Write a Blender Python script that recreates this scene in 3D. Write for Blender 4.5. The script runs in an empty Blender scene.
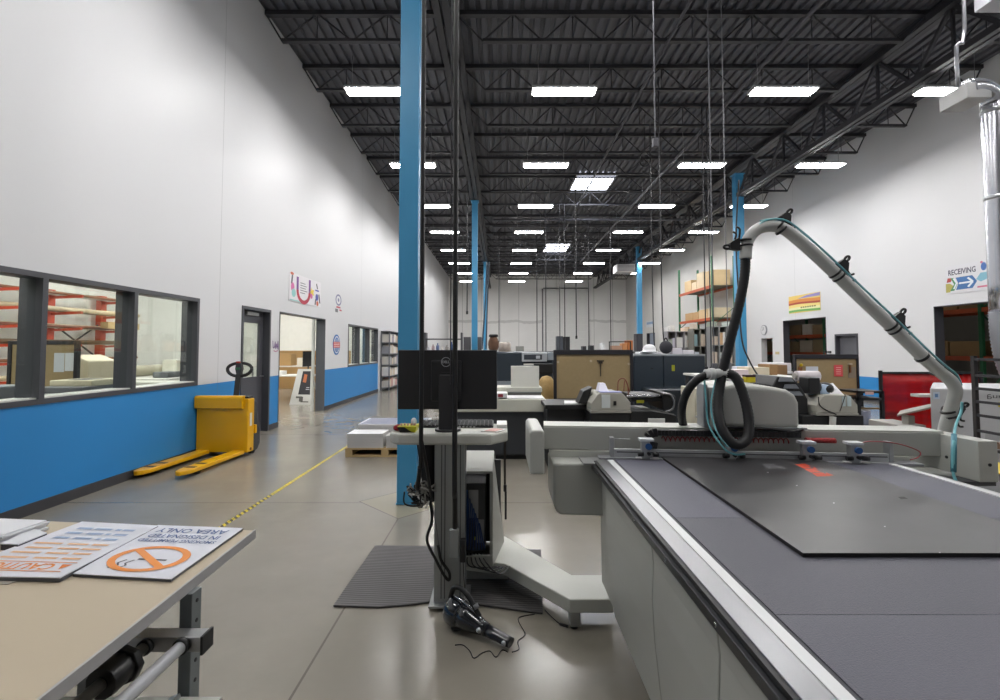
import bpy, bmesh, math, random
from mathutils import Vector, Matrix
random.seed(7)
PI = math.pi
C = bpy.context.scene.collection
sc = bpy.context.scene
# ------------------------------------------------------------------ camera geometry (1000 x 700 frame)
F = 480.0; TH = math.radians(2.4); PY = 328.4; PX = 500.0; H = 1.5
def ray(px, py):
    u = (px - PX) / F; v = (PY - py) / F
    dy = math.cos(TH) - v * math.sin(TH); dz = math.sin(TH) + v * math.cos(TH)
    return u / dy, dz / dy
def at(px, py, Y):
    a, b = ray(px, py); return (a * Y, Y, H + b * Y)
def fl(px, py, z=0.0):
    a, b = ray(px, py); return at(px, py, (z - H) / b)
def onx(px, py, X):
    a, b = ray(px, py); return at(px, py, X / a)
def xz(px, py, Y):
    p = at(px, py, Y); return p[0], p[2]

cam = bpy.data.cameras.new('camera'); co = bpy.data.objects.new('camera', cam); C.objects.link(co)
co.location = (0, 0, H); co.rotation_euler = (PI / 2 + TH, 0, 0)
cam.sensor_width = 36; cam.lens = F / 1000 * 36; cam.shift_y = -(350 - PY) / 1000
cam.clip_start = 0.02; cam.clip_end = 200
sc.camera = co

# ------------------------------------------------------------------ materials
def lin(h):
    h = h.lstrip('#'); o = []
    for i in (0, 2, 4):
        c = int(h[i:i+2], 16) / 255
        o.append(c / 12.92 if c <= .04045 else ((c + .055) / 1.055) ** 2.4)
    return (*o, 1)
MC = {}
def M(hexc, rough=.5, metal=0.0, var=.06, scale=6, bump=0.0, bscale=60, coat=0.0, spec=.5, emit=0.0, alpha=1.0):
    key = (hexc, rough, metal, var, scale, bump, bscale, coat, spec, emit, alpha)
    if key in MC: return MC[key]
    m = bpy.data.materials.new('mat_' + hexc.strip('#')); m.use_nodes = True
    nt = m.node_tree; b = nt.nodes['Principled BSDF']
    b.inputs['Roughness'].default_value = rough; b.inputs['Metallic'].default_value = metal
    b.inputs['Coat Weight'].default_value = coat; b.inputs['Specular IOR Level'].default_value = spec
    col = lin(hexc)
    tc = nt.nodes.new('ShaderNodeTexCoord')
    if var:
        n = nt.nodes.new('ShaderNodeTexNoise'); n.inputs['Scale'].default_value = scale; n.inputs['Detail'].default_value = 4
        nt.links.new(tc.outputs['Object'], n.inputs['Vector'])
        mx = nt.nodes.new('ShaderNodeMix'); mx.data_type = 'RGBA'
        mx.inputs[6].default_value = tuple(max(0, c * (1 - var)) for c in col[:3]) + (1,)
        mx.inputs[7].default_value = tuple(min(1, c * (1 + var)) for c in col[:3]) + (1,)
        nt.links.new(n.outputs['Fac'], mx.inputs[0]); nt.links.new(mx.outputs[2], b.inputs['Base Color'])
    else:
        b.inputs['Base Color'].default_value = col
    if bump:
        n2 = nt.nodes.new('ShaderNodeTexNoise'); n2.inputs['Scale'].default_value = bscale
        nt.links.new(tc.outputs['Object'], n2.inputs['Vector'])
        bp = nt.nodes.new('ShaderNodeBump'); bp.inputs['Strength'].default_value = bump; bp.inputs['Distance'].default_value = .01
        nt.links.new(n2.outputs['Fac'], bp.inputs['Height']); nt.links.new(bp.outputs['Normal'], b.inputs['Normal'])
    if emit:
        b.inputs['Emission Color'].default_value = col; b.inputs['Emission Strength'].default_value = emit
    if alpha < 1: b.inputs['Alpha'].default_value = alpha
    MC[key] = m
    return m
class NB:   # small node-building helper
    def __init__(s, m): s.nt = m.node_tree; s.b = s.nt.nodes['Principled BSDF']
    def n(s, t, **k):
        x = s.nt.nodes.new(t)
        for a, v in k.items(): setattr(x, a, v)
        return x
    def m(s, op, a, b=None):
        x = s.nt.nodes.new('ShaderNodeMath'); x.operation = op
        for i, v in enumerate((a, b)):
            if v is None: continue
            if isinstance(v, (int, float)): x.inputs[i].default_value = v
            else: s.nt.links.new(v, x.inputs[i])
        return x.outputs[0]
    def mix(s, f, a, b):
        x = s.nt.nodes.new('ShaderNodeMix'); x.data_type = 'RGBA'
        for i, v in ((0, f), (6, a), (7, b)):
            if isinstance(v, (int, float, tuple)): x.inputs[i].default_value = v
            else: s.nt.links.new(v, x.inputs[i])
        return x.outputs[2]
    def pos(s):
        g = s.n('ShaderNodeNewGeometry'); p = s.n('ShaderNodeSeparateXYZ'); s.nt.links.new(g.outputs['Position'], p.inputs[0])
        return g.outputs['Position'], p.outputs
    def noise(s, vec, scale, detail=4, rough=.5):
        x = s.n('ShaderNodeTexNoise'); x.inputs['Scale'].default_value = scale; x.inputs['Detail'].default_value = detail
        x.inputs['Roughness'].default_value = rough
        s.nt.links.new(vec, x.inputs['Vector']); return x.outputs['Fac']
    def ramp(s, f, lo, hi):
        x = s.n('ShaderNodeMapRange'); x.inputs[1].default_value = lo; x.inputs[2].default_value = hi
        s.nt.links.new(f, x.inputs[0]); return x.outputs[0]
    def link(s, a, name): s.nt.links.new(a, s.b.inputs[name])
def newmat(name):
    m = bpy.data.materials.new(name); m.use_nodes = True; return m, NB(m)
def glass_mat(name, tint, refl=.08):
    m = bpy.data.materials.new(name); m.use_nodes = True; nt = m.node_tree
    nt.nodes.remove(nt.nodes['Principled BSDF'])
    t = nt.nodes.new('ShaderNodeBsdfTransparent'); t.inputs[0].default_value = tint
    g = nt.nodes.new('ShaderNodeBsdfGlossy'); g.inputs['Roughness'].default_value = .02
    mx = nt.nodes.new('ShaderNodeMixShader'); lw = nt.nodes.new('ShaderNodeLayerWeight'); lw.inputs[0].default_value = .25
    ml = nt.nodes.new('ShaderNodeMath'); ml.operation = 'MULTIPLY'; ml.inputs[1].default_value = refl * 3
    nt.links.new(lw.outputs['Fresnel'], ml.inputs[0]); nt.links.new(ml.outputs[0], mx.inputs[0])
    nt.links.new(t.outputs[0], mx.inputs[1]); nt.links.new(g.outputs[0], mx.inputs[2])
    nt.links.new(mx.outputs[0], nt.nodes['Material Output'].inputs[0])
    return m
GLASS = glass_mat('window_glass', (.93, .96, .95, 1))

# ------------------------------------------------------------------ mesh builder
class MB:
    def __init__(s): s.v = []; s.f = []; s.sm = []; s.mi = []; s.cur = 0
    def add(s, vs, fs, smooth=False):
        o = len(s.v); s.v += [Vector(p) for p in vs]
        for f in fs: s.f.append([i + o for i in f]); s.sm.append(smooth); s.mi.append(s.cur)
        return s
    def box(s, x0, x1, y0, y1, z0, z1):
        x0, x1 = min(x0, x1), max(x0, x1); y0, y1 = min(y0, y1), max(y0, y1); z0, z1 = min(z0, z1), max(z0, z1)
        return s.add([(x0,y0,z0),(x1,y0,z0),(x1,y1,z0),(x0,y1,z0),(x0,y0,z1),(x1,y0,z1),(x1,y1,z1),(x0,y1,z1)],
                     [(0,3,2,1),(4,5,6,7),(0,1,5,4),(1,2,6,5),(2,3,7,6),(3,0,4,7)])
    def hexa(s, b4, t4):      # bottom quad (ccw from above), top quad
        return s.add(list(b4) + list(t4), [(0,3,2,1),(4,5,6,7),(0,1,5,4),(1,2,6,5),(2,3,7,6),(3,0,4,7)])
    def bar(s, p, q, w, h=None, up=(0,0,1)):   # rectangular bar from p to q
        p, q = Vector(p), Vector(q); d = (q - p).normalized(); h = h or w; up = Vector(up)
        if abs(d.dot(up)) > .98: up = Vector((0,1,0))
        a = d.cross(up).normalized() * w / 2; b = a.cross(d).normalized() * h / 2
        return s.hexa([p-a-b, p+a-b, q+a-b, q-a-b], [p-a+b, p+a+b, q+a+b, q-a+b])
    def prism(s, poly, axis, a, b):   # polygon in the two other axes (x,y,z order), extruded along axis
        n = len(poly)
        def pt(u, v, w): return {'x': (w, u, v), 'y': (u, w, v), 'z': (u, v, w)}[axis]
        vs = [pt(u, v, a) for u, v in poly] + [pt(u, v, b) for u, v in poly]
        fs = [tuple(range(n))[::-1], tuple(range(n, 2*n))] + [(i, (i+1) % n, n + (i+1) % n, n + i) for i in range(n)]
        return s.add(vs, fs)
    def cyl(s, p, q, r, r2=None, n=14, caps=True):
        p, q = Vector(p), Vector(q); r2 = r if r2 is None else r2; d = (q - p).normalized()
        u = d.orthogonal().normalized(); w = d.cross(u); vs = []
        for c, rr in ((p, r), (q, r2)):
            vs += [c + (u * math.cos(2*PI*i/n) + w * math.sin(2*PI*i/n)) * rr for i in range(n)]
        s.add(vs, [(i, (i+1) % n, n + (i+1) % n, n + i) for i in range(n)], True)
        if caps: s.add(vs, [tuple(range(n))[::-1], tuple(range(n, 2*n))])
        return s
    def tube(s, pts, r, n=8, smooth=True, sub=0, ribs=0):
        P = [Vector(p) for p in pts]
        if sub: P = spline(P, sub)
        rs = r if isinstance(r, (list, tuple)) else None
        N = len(P); vs = []; u = None
        for i, p in enumerate(P):
            d = (P[min(i+1, N-1)] - P[max(i-1, 0)]).normalized()
            u = (d.orthogonal() if u is None else u - d * u.dot(d)).normalized(); w = d.cross(u)
            rr = (rs[0] + (rs[-1] - rs[0]) * i / (N-1)) if rs else r
            if ribs and i % 2: rr *= 1 - ribs
            vs += [p + (u * math.cos(2*PI*k/n) + w * math.sin(2*PI*k/n)) * rr for k in range(n)]
        fs = [(i*n+k, i*n+(k+1) % n, (i+1)*n+(k+1) % n, (i+1)*n+k) for i in range(N-1) for k in range(n)]
        s.add(vs, fs, smooth); s.add(vs, [tuple(range(n))[::-1], tuple(range((N-1)*n, N*n))])
        return s
    def lathe(s, c, prof, n=20):
        c = Vector(c); vs = []
        for r, z in prof: vs += [c + Vector((r*math.cos(2*PI*k/n), r*math.sin(2*PI*k/n), z)) for k in range(n)]
        fs = [(i*n+k, i*n+(k+1) % n, (i+1)*n+(k+1) % n, (i+1)*n+k) for i in range(len(prof)-1) for k in range(n)]
        s.add(vs, fs, True); s.add(vs, [tuple(range(n))[::-1], tuple(range((len(prof)-1)*n, len(prof)*n))]); return s
    def ball(s, c, rx, ry=None, rz=None, n=12, m=8):
        ry = ry or rx; rz = rz or rx; c = Vector(c); vs = []
        for j in range(m+1):
            t = PI * j / m; vs += [c + Vector((rx*math.sin(t)*math.cos(2*PI*k/n), ry*math.sin(t)*math.sin(2*PI*k/n), -rz*math.cos(t))) for k in range(n)]
        fs = [(j*n+k, j*n+(k+1) % n, (j+1)*n+(k+1) % n, (j+1)*n+k) for j in range(m) for k in range(n)]
        return s.add(vs, fs, True)
    def grid(s, fn, nu, nv, smooth=True):
        vs = [fn(i/nu, j/nv) for j in range(nv+1) for i in range(nu+1)]
        return s.add(vs, [(j*(nu+1)+i, j*(nu+1)+i+1, (j+1)*(nu+1)+i+1, (j+1)*(nu+1)+i) for j in range(nv) for i in range(nu)], smooth)
    def slab(s, pts, t):   # polygon of 3D points thickened by t along z
        n = len(pts); vs = [Vector(p) for p in pts] + [Vector(p) + Vector((0,0,t)) for p in pts]
        return s.add(vs, [tuple(range(n))[::-1], tuple(range(n, 2*n))] + [(i, (i+1) % n, n+(i+1) % n, n+i) for i in range(n)])
    def at_(s, M4):
        s.v = [M4 @ v for v in s.v]; return s
    def build(s, name, mat, parent=None, bevel=0.0, seg=2, origin=None):
        if origin is None:
            if parent is not None: origin = WORLD.get(parent.name, Vector((0,0,0)))
            else:
                xs = [v.x for v in s.v]; ys = [v.y for v in s.v]; zs = [v.z for v in s.v]
                origin = Vector(((min(xs)+max(xs))/2, (min(ys)+max(ys))/2, min(zs)))
        me = bpy.data.meshes.new(name); me.from_pydata([v - origin for v in s.v], [], s.f)
        for p, sm, mi in zip(me.polygons, s.sm, s.mi): p.use_smooth = sm; p.material_index = mi
        for mm in (mat if isinstance(mat, (list, tuple)) else [mat]): me.materials.append(mm)
        bm = bmesh.new(); bm.from_mesh(me); bmesh.ops.remove_doubles(bm, verts=bm.verts, dist=1e-6)
        bmesh.ops.recalc_face_normals(bm, faces=bm.faces); bm.to_mesh(me); bm.free()
        o = bpy.data.objects.new(name, me); C.objects.link(o)
        if parent is not None: o.parent = parent; WORLD[o.name] = origin
        else: o.location = origin; WORLD[o.name] = origin
        if bevel:
            b = o.modifiers.new('bevel', 'BEVEL'); b.width = bevel; b.segments = seg; b.limit_method = 'ANGLE'; b.angle_limit = math.radians(40)
        return o
WORLD = {}
def spline(P, sub):
    P = [Vector(p) for p in P]; out = []
    for i in range(len(P)-1):
        a = P[max(i-1, 0)]; b = P[i]; c = P[i+1]; d = P[min(i+2, len(P)-1)]
        for k in range(sub):
            t = k / sub
            out.append(.5 * ((2*b) + (c-a)*t + (2*a-5*b+4*c-d)*t*t + (3*b-a-3*c+d)*t**3))
    return out + [P[-1]]
def B(*a): return MB().box(*a)
def thing(name, label, cat, loc=(0,0,0), group=None):
    o = bpy.data.objects.new(name, None); C.objects.link(o); o.location = loc; o.empty_display_size = .1
    WORLD[o.name] = Vector(loc); o['label'] = label; o['category'] = cat
    if group: o['group'] = group
    return o
def tag(o, label, cat, group=None, kind=None):
    o['label'] = label; o['category'] = cat
    if group: o['group'] = group
    if kind: o['kind'] = kind
    return o
def struct(o): o['kind'] = 'structure'; return o
def dup(r, loc, rz=None, label=None, group=None):
    c = r.copy(); C.objects.link(c); c.location = loc
    if rz is not None: c.rotation_euler = (0, 0, rz)
    if label: c['label'] = label
    if group: c['group'] = group
    for ch in list(r.children):
        d = ch.copy(); C.objects.link(d); d.parent = c
        for g in list(ch.children):
            e = g.copy(); C.objects.link(e); e.parent = d
    return c
# text as mesh: returns (verts2d, faces) scaled so the text box is 0..1 wide, 0..1 high
def text2d(txt, bold=0.0):
    cu = bpy.data.curves.new('t', 'FONT'); cu.body = txt; cu.resolution_u = 2; cu.offset = bold
    ob = bpy.data.objects.new('t', cu); C.objects.link(ob)
    dg = bpy.context.evaluated_depsgraph_get(); me = bpy.data.meshes.new_from_object(ob.evaluated_get(dg))
    vs = [(v.co.x, v.co.y) for v in me.vertices]; fs = [tuple(p.vertices) for p in me.polygons]
    bpy.data.objects.remove(ob); bpy.data.curves.remove(cu); bpy.data.meshes.remove(me)
    x0 = min(v[0] for v in vs); x1 = max(v[0] for v in vs); y0 = min(v[1] for v in vs); y1 = max(v[1] for v in vs)
    return [((x-x0)/(x1-x0), (y-y0)/(y1-y0)) for x, y in vs], fs
class Quad:   # bl, br, tr, tl in reading orientation; lifts marks off the surface by d along the normal
    def __init__(s, bl, br, tr, tl):
        s.p = [Vector(q) for q in (bl, br, tr, tl)]; s.nrm = (s.p[1]-s.p[0]).cross(s.p[3]-s.p[0]).normalized()
    def __call__(s, u, v, d=.0015):
        a = s.p[0].lerp(s.p[1], u); b = s.p[3].lerp(s.p[2], u); return a.lerp(b, v) + s.nrm * d
    def text(s, mb, txt, u0, u1, v0, v1, d=.0015, bold=0.0):
        vs, fs = text2d(txt, bold); return mb.add([s(u0+(u1-u0)*x, v0+(v1-v0)*y, d) for x, y in vs], fs)
    def poly(s, mb, pts, d=.0015): return mb.add([s(u, v, d) for u, v in pts], [tuple(range(len(pts)))])
    def rect(s, mb, u0, u1, v0, v1, d=.0015): return s.poly(mb, [(u0,v0),(u1,v0),(u1,v1),(u0,v1)], d)
    def ring(s, mb, cu, cv, ru, rv, t=.75, d=.0015, n=28, a0=0, a1=2*PI):
        vs = []
        for i in range(n+1):
            a = a0 + (a1-a0)*i/n
            vs += [s(cu+ru*math.cos(a), cv+rv*math.sin(a), d), s(cu+ru*t*math.cos(a), cv+rv*t*math.sin(a), d)]
        return mb.add(vs, [(2*i, 2*i+2, 2*i+3, 2*i+1) for i in range(n)])
    def disc(s, mb, cu, cv, ru, rv, d=.0015, n=24):
        return s.poly(mb, [(cu+ru*math.cos(2*PI*i/n), cv+rv*math.sin(2*PI*i/n)) for i in range(n)], d)
    def stroke(s, mb, pts, w, d=.0015, asp=1.0):   # thick polyline in uv
        for (a, b), (c, e) in zip(pts[:-1], pts[1:]):
            dx, dy = (c-a)*asp, e-b; L = math.hypot(dx, dy) or 1; nx, ny = -dy/L*w/asp, dx/L*w
            s.poly(mb, [(a+nx, b+ny), (a-nx, b-ny), (c-nx, e-ny), (c+nx, e+ny)], d)
        return mb
def ordinal(k): return ['first','second','third','fourth','fifth','sixth','seventh','eighth','ninth','tenth','eleventh','twelfth','thirteenth','fourteenth'][k]
# ================================================================== THE SETTING
XL, XR, YB, YF, ZD = -4.25, 10.4, 39.5, -6.0, 7.62
BLUE = lin('#2683c6'); WHITE = lin('#dadadc')
# floor: polished concrete with blotches, saw-cut joints and a diamond joint round the first column
fm, nb = newmat('polished_concrete')
P_, (px_, py_, pz_) = nb.pos()
n1 = nb.noise(P_, .55, 6, .6); n2 = nb.noise(P_, 3.0, 6, .65); n3 = nb.noise(P_, 40, 3)
c1 = nb.mix(nb.ramp(n1, .35, .65), lin('#7a756a'), lin('#948f84'))
c2 = nb.mix(nb.ramp(n2, .3, .75), c1, lin('#857f75'))
c3 = c2
def joint(axis, period, off, w):
    t = nb.m('ABSOLUTE', nb.m('SUBTRACT', nb.m('FRACT', nb.m('DIVIDE', nb.m('SUBTRACT', axis, off), period)), .5))
    return nb.m('GREATER_THAN', t, .5 - w / period)
ja = joint(px_, 3.6, -.9 , .006); jb = joint(py_, 3.7, 4.74, .006)
dd = nb.m('ADD', nb.m('ABSOLUTE', nb.m('SUBTRACT', px_, -.9)), nb.m('ABSOLUTE', nb.m('SUBTRACT', py_, 4.78)))
dl = nb.m('LESS_THAN', nb.m('ABSOLUTE', nb.m('SUBTRACT', dd, .48)), .009); din = nb.m('GREATER_THAN', dd, .48)
jj = nb.m('MAXIMUM', nb.m('MULTIPLY', nb.m('MAXIMUM', ja, jb), din), dl)
cf = nb.mix(nb.m('MULTIPLY', jj, .6), nb.mix(nb.m('MULTIPLY', nb.m('LESS_THAN', dd, .48), .5), c3, lin('#968f74')), lin('#3f3c35'))
nb.link(cf, 'Base Color'); nb.link(nb.m('ADD', nb.m('MULTIPLY', n2, .14), .14), 'Roughness')
nb.b.inputs['Coat Weight'].default_value = .04; nb.b.inputs['Specular IOR Level'].default_value = .42; nb.b.inputs['Coat Roughness'].default_value = .12
struct(B(-11.6, 17, YF-.3, YB+.3, -.3, 0).build('floor', fm))

# wall paint: white above, blue wainscot band below, to the end of the office block; bare concrete further on
wl, nb = newmat('painted_wall_left'); P_, (x_, y_, z_) = nb.pos()
band = nb.m('MULTIPLY', nb.m('MULTIPLY', nb.m('LESS_THAN', z_, .985), nb.m('LESS_THAN', y_, 16.75)), nb.m('GREATER_THAN', x_, XL-.05))
seam = nb.m('GREATER_THAN', nb.m('ABSOLUTE', nb.m('SUBTRACT', nb.m('FRACT', nb.m('DIVIDE', nb.m('SUBTRACT', y_, 7.25), 7.4)), .5)), .4991)
wv = nb.mix(nb.noise(P_, .8), lin('#d6d6d8'), WHITE)
nb.link(nb.mix(nb.m('MULTIPLY', seam, .35), nb.mix(band, wv, BLUE), lin('#6f6f72')), 'Base Color'); nb.b.inputs['Roughness'].default_value = .45
wr, nb = newmat('painted_wall_right'); P_, (x_, y_, z_) = nb.pos()
band = nb.m('MULTIPLY', nb.m('LESS_THAN', z_, .70), nb.m('LESS_THAN', y_, 20.2))
seam = nb.m('GREATER_THAN', nb.m('ABSOLUTE', nb.m('SUBTRACT', nb.m('FRACT', nb.m('DIVIDE', nb.m('SUBTRACT', y_, 9.45), 7.4)), .5)), .4991)
far = nb.m('GREATER_THAN', y_, 20.3)
wv = nb.mix(far, nb.mix(nb.noise(P_, .8), lin('#d6d6d8'), WHITE), nb.mix(nb.noise(P_, 1.2), lin('#c0bfbc'), lin('#cfcecb')))
nb.link(nb.mix(nb.m('MULTIPLY', seam, .35), nb.mix(band, wv, BLUE), lin('#6f6f72')), 'Base Color'); nb.b.inputs['Roughness'].default_value = .45
wb, nb = newmat('bare_concrete_panels'); P_, (x_, y_, z_) = nb.pos()
seam = nb.m('GREATER_THAN', nb.m('ABSOLUTE', nb.m('SUBTRACT', nb.m('FRACT', nb.m('DIVIDE', x_, 1.55)), .5)), .485)
stain = nb.m('MULTIPLY', nb.m('LESS_THAN', nb.m('ABSOLUTE', nb.m('SUBTRACT', nb.m('ADD', z_, nb.m('MULTIPLY', nb.noise(P_, .9), .5)), 3.95)), .10), .3)
wv = nb.mix(nb.noise(P_, .6, 6), lin('#dddcda'), lin('#efeeec'))
nb.link(nb.mix(nb.m('MAXIMUM', nb.m('MULTIPLY', seam, .45), stain), wv, lin('#6d6c69')), 'Base Color'); nb.b.inputs['Roughness'].default_value = .6
plain = M('#cfcfd0', .55); office_w = M('#dcdcd6', .6)

def wall_with_holes(x0, x1, y0, y1, z0, z1, holes):
    mb = MB(); ys = sorted({y0, y1} | {h[0] for h in holes} | {h[1] for h in holes})
    for a, b in zip(ys[:-1], ys[1:]):
        zs = [(z0, z1)]
        for h in holes:
            if h[0] <= a and h[1] >= b:
                zs = []
                if h[2] > z0: zs.append((z0, h[2]))
                if h[3] < z1: zs.append((h[3], z1))
        for p, q in zs: mb.box(x0, x1, a, b, p, q)
    return mb
WT = .2
W1 = (1.05, 6.76, .985, 2.205); D1 = (7.88, 8.87, 0, 2.21); DW = (9.24, 11.65, 0, 2.21); W2 = (13.42, 16.7, .985, 2.19)
struct(wall_with_holes(XL-WT, XL, YF, YB, 0, 8.0, [W1, D1, DW, W2]).build('wall_left', wl))
RA = (18.3, 19.1, 0, 1.91); RB = (15.3, 17.6, 0, 2.51); RC = (13.94, 14.9, 0, 1.94); RD = (8.2, 11.47, 0, 2.5); RE = (32.2, 34.0, 0, 2.57)
struct(wall_with_holes(XR, XR+WT, YF, YB, 0, 8.0, [RA, RB, RC, RD, RE]).build('wall_right', wr))
struct(B(XL-WT, XR+WT, YB, YB+.3, 0, 8.0).build('wall_back', wb))
struct(B(XL-WT, XR+WT, YF-.3, YF, 0, 8.0).build('wall_behind', plain))
# baseboards
bb = MB()
for a, b in ((YF, 7.88), (8.87, 9.24), (11.65, 16.75)): bb.box(XL, XL+.015, a, b, 0, .10)
struct(bb.build('baseboard_left', M('#3a3a3e', .5)))
bb = MB()
for a, b in ((YF, 8.2), (11.47, 13.94), (14.9, 15.3), (17.6, 18.3), (19.1, 20.3)): bb.box(XR-.015, XR, a, b, 0, .10)
struct(bb.build('baseboard_right', M('#3a3a3e', .5)))
# rooms behind the side walls
struct(B(-11.5, -11.3, YF, 21, 0, 4.4).build('wall_office_far', office_w))
struct(B(-11.5, XL-WT, 20.6, 20.8, 0, 4.4).build('wall_office_end', office_w))
struct(B(-11.5, XL-WT, YF, YF+.2, 0, 4.4).build('wall_office_near', office_w))
struct(B(-11.5, XL-WT-.001, YF, 20.8, 4.2, 4.4).build('ceiling_office', office_w))
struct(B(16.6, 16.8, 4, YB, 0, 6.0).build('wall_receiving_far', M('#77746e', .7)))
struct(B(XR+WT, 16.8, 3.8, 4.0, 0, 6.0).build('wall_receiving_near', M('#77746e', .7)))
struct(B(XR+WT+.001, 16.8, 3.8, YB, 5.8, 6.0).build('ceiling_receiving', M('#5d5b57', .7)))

# ceiling: corrugated steel deck, ribs running down the hall
deckm = M('#57585f', .6, 0, .1, 2)
mb = MB(); pts = []; x = XL - .1
while x < XR + .1:
    pts += [(x, ZD), (x+.10, ZD), (x+.115, ZD+.055), (x+.185, ZD+.055)]; x += .20
vs = [(a, YF-.2, b) for a, b in pts] + [(a, YB+.2, b) for a, b in pts]; n = len(pts)
mb.add(vs, [(i, i+1, n+i+1, n+i) for i in range(n-1)]); mb.box(XL-.3, XR+.3, YF-.3, YB+.3, ZD+.08, ZD+.2)
# the two skylights are cut from the deck's lower face by standing just under it
struct(mb.build('ceiling', deckm))
steel = M('#303035', .5, 0, .1, 4)
GX = (-.86, 7.83)
def joist(y):
    mb = MB()
    for (a, b) in ((XL+.3, GX[0]-.55), (GX[0]+.55, GX[1]-.55), (GX[1]+.55, XR-.25)):
        ta, tb = a - (.5 if a > XL+1 else .3), b + (.5 if b < XR-1 else .25)
        mb.box(ta, tb, y-.05, y+.05, ZD-.09, ZD-.01)
        mb.box(a, b, y-.045, y+.045, 7.04, 7.09)
        n = max(2, 2 * round((b - a) / 1.1)); zt, zb = ZD-.05, 7.065
        for i in range(n):
            u0 = a + (b-a)*i/n; u1 = a + (b-a)*(i+1)/n
            p, q = ((u0, zb), (u1, zt)) if i % 2 == 0 else ((u0, zt), (u1, zb))
            mb.cyl((p[0], y, p[1]), (q[0], y, q[1]), .016, n=6, caps=False)
            if i % 2: mb.cyl((u0, y, zb), (u0, y, zt), .010, n=5, caps=False)
        mb.cyl((a, y, zb), (ta, y, zt), .016, n=6); mb.cyl((b, y, zb), (tb, y, zt), .016, n=6)
    return mb
jy = [8.47 + 1.655 * k for k in range(-6, 19)]
j0 = struct(joist(0).build('roof_joist', steel)); zj = j0.location.z; xj = j0.location.x
for i, y in enumerate(jy):
    o = j0 if i == 0 else j0.copy()
    if i: C.objects.link(o)
    o.location = (xj, y, zj)
def girder(x):
    mb = MB(); zb, zt = 6.52, 7.45
    for s in (-.07, .07):
        mb.box(x+s-.05, x+s+.05, YF, YB, zb-.07, zb+.05); mb.box(x+s-.06, x+s+.06, YF, YB, zt-.06, zt+.08)
    y = YF; k = 0
    while y < YB - 1.66:
        mb.bar((x, y, zb), (x, y+.83, zt), .06); mb.bar((x, y+.83, zt), (x, y+1.655, zb), .06); mb.bar((x, y+.83, zb), (x, y+.83, zt), .045)
        y += 1.655; k += 1
    return mb
for x in GX: struct(girder(x).build('roof_girder', steel))
# blue steel columns
colm = M('#4393c0', .4, 0, .05, 3, .05, 20)
def column(x, y, w, top):
    mb = B(x-w/2, x+w/2, y-w/2, y+w/2, .02, top); mb.box(x-w/2-.04, x+w/2+.04, y-w/2-.04, y+w/2+.04, top, top+.03); mb.box(x-w/2-.006, x+w/2+.006, y-w/2-.006, y+w/2+.006, 0, .02)
    return struct(mb.build('column', colm, bevel=.008))
for y in (4.77, 15.9, 27.2): column(GX[0]-.04+(.06 if y > 5 else 0), y, .19, 6.40)
for y in (15.6, 26.9): column(GX[1], y, .26, 7.2)
column(GX[1], 4.3, .27, 6.40)
# sprinkler pipes
pipe = M('#4a4a50', .5, .2)
struct(MB().tube([(GX[0]+.6, 18.9, 6.62), (GX[1]-.4, 18.9, 6.62)], .045, 10).build('trim_sprinkler_main', pipe))
struct(MB().tube([(5.05, YF, 6.95), (5.05, 30, 6.95)], .04, 10).build('trim_sprinkler_branch', pipe))
struct(MB().tube([(3.0, YF, 6.98), (3.0, 30, 6.98)], .028, 8).build('trim_conduit', pipe))

# windows, doors
frame_g = M('#46474d', .4); jambm = M('#55585e', .45)
def window_bank(idx, W, muls, mw):
    y0, y1, z0, z1 = W; r = struct(bpy.data.objects.new(f'window_{idx}', None)); C.objects.link(r); WORLD[r.name] = Vector((0,0,0))
    fb = MB(); t = .05; xa, xb = XL-WT-.01, XL+.012
    fb.box(xa, xb, y0-.0, y1, z0, z0+t); fb.box(xa, xb, y0, y1, z1-t, z1); fb.box(xa, xb, y0, y0+t, z0+t, z1-t); fb.box(xa, xb, y1-t, y1, z0+t, z1-t)
    fb.build('window_frame', frame_g, r)
    for y in muls: B(xa, xb, y-mw/2, y+mw/2, z0+t, z1-t).build('mullion', frame_g, r)
    ed = [y0+t] + [q for m in muls for q in (m-mw/2, m+mw/2)] + [y1-t]
    for a, b in zip(ed[::2], ed[1::2]): B(XL-.06, XL-.054, a, b, z0+t, z1-t).build('pane', GLASS, r)
    B(xa-.02, XL-.01, y0+t, y1-t, z0+t, z0+t+.012).build('window_sill', M('#c9c9c4', .4), r)
    return r
window_bank(1, W1, [2.2, 3.3, 4.46, 5.58], .055)
window_bank(2, W2, [14.5, 15.6], .07)
# office door with half glass
r = struct(bpy.data.objects.new('door_1', None)); C.objects.link(r); WORLD[r.name] = Vector((0,0,0))
y0, y1, _, z1 = D1; fb = MB()
fb.box(XL-WT, XL+.015, y0, y0+.05, 0, z1-.05); fb.box(XL-WT, XL+.015, y1-.05, y1, 0, z1-.05); fb.box(XL-WT, XL+.015, y0, y1, z1-.05, z1); fb.build('door_frame', frame_g, r)
xd = XL-.11; lf = MB(); la, lb, za, zb = y0+.14, y1-.16, 1.0, 1.95
lf.box(xd-.045, xd, y0+.05, la, .01, z1-.05); lf.box(xd-.045, xd, lb, y1-.05, .01, z1-.05); lf.box(xd-.045, xd, la, lb, .01, za); lf.box(xd-.045, xd, la, lb, zb, z1-.05)
lf.build('door_leaf', M('#4d4d53', .45), r); B(xd-.025, xd-.02, la, lb, za, zb).build('pane', GLASS, r)
MB().cyl((xd, y1-.1, 1.0), (xd+.05, y1-.1, 1.0), .012).cyl((xd+.05, y1-.1, 1.0), (xd+.05, y1-.22, 1.0), .01).build('door_handle', M('#9a9a9c', .3, 1), r)
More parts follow.
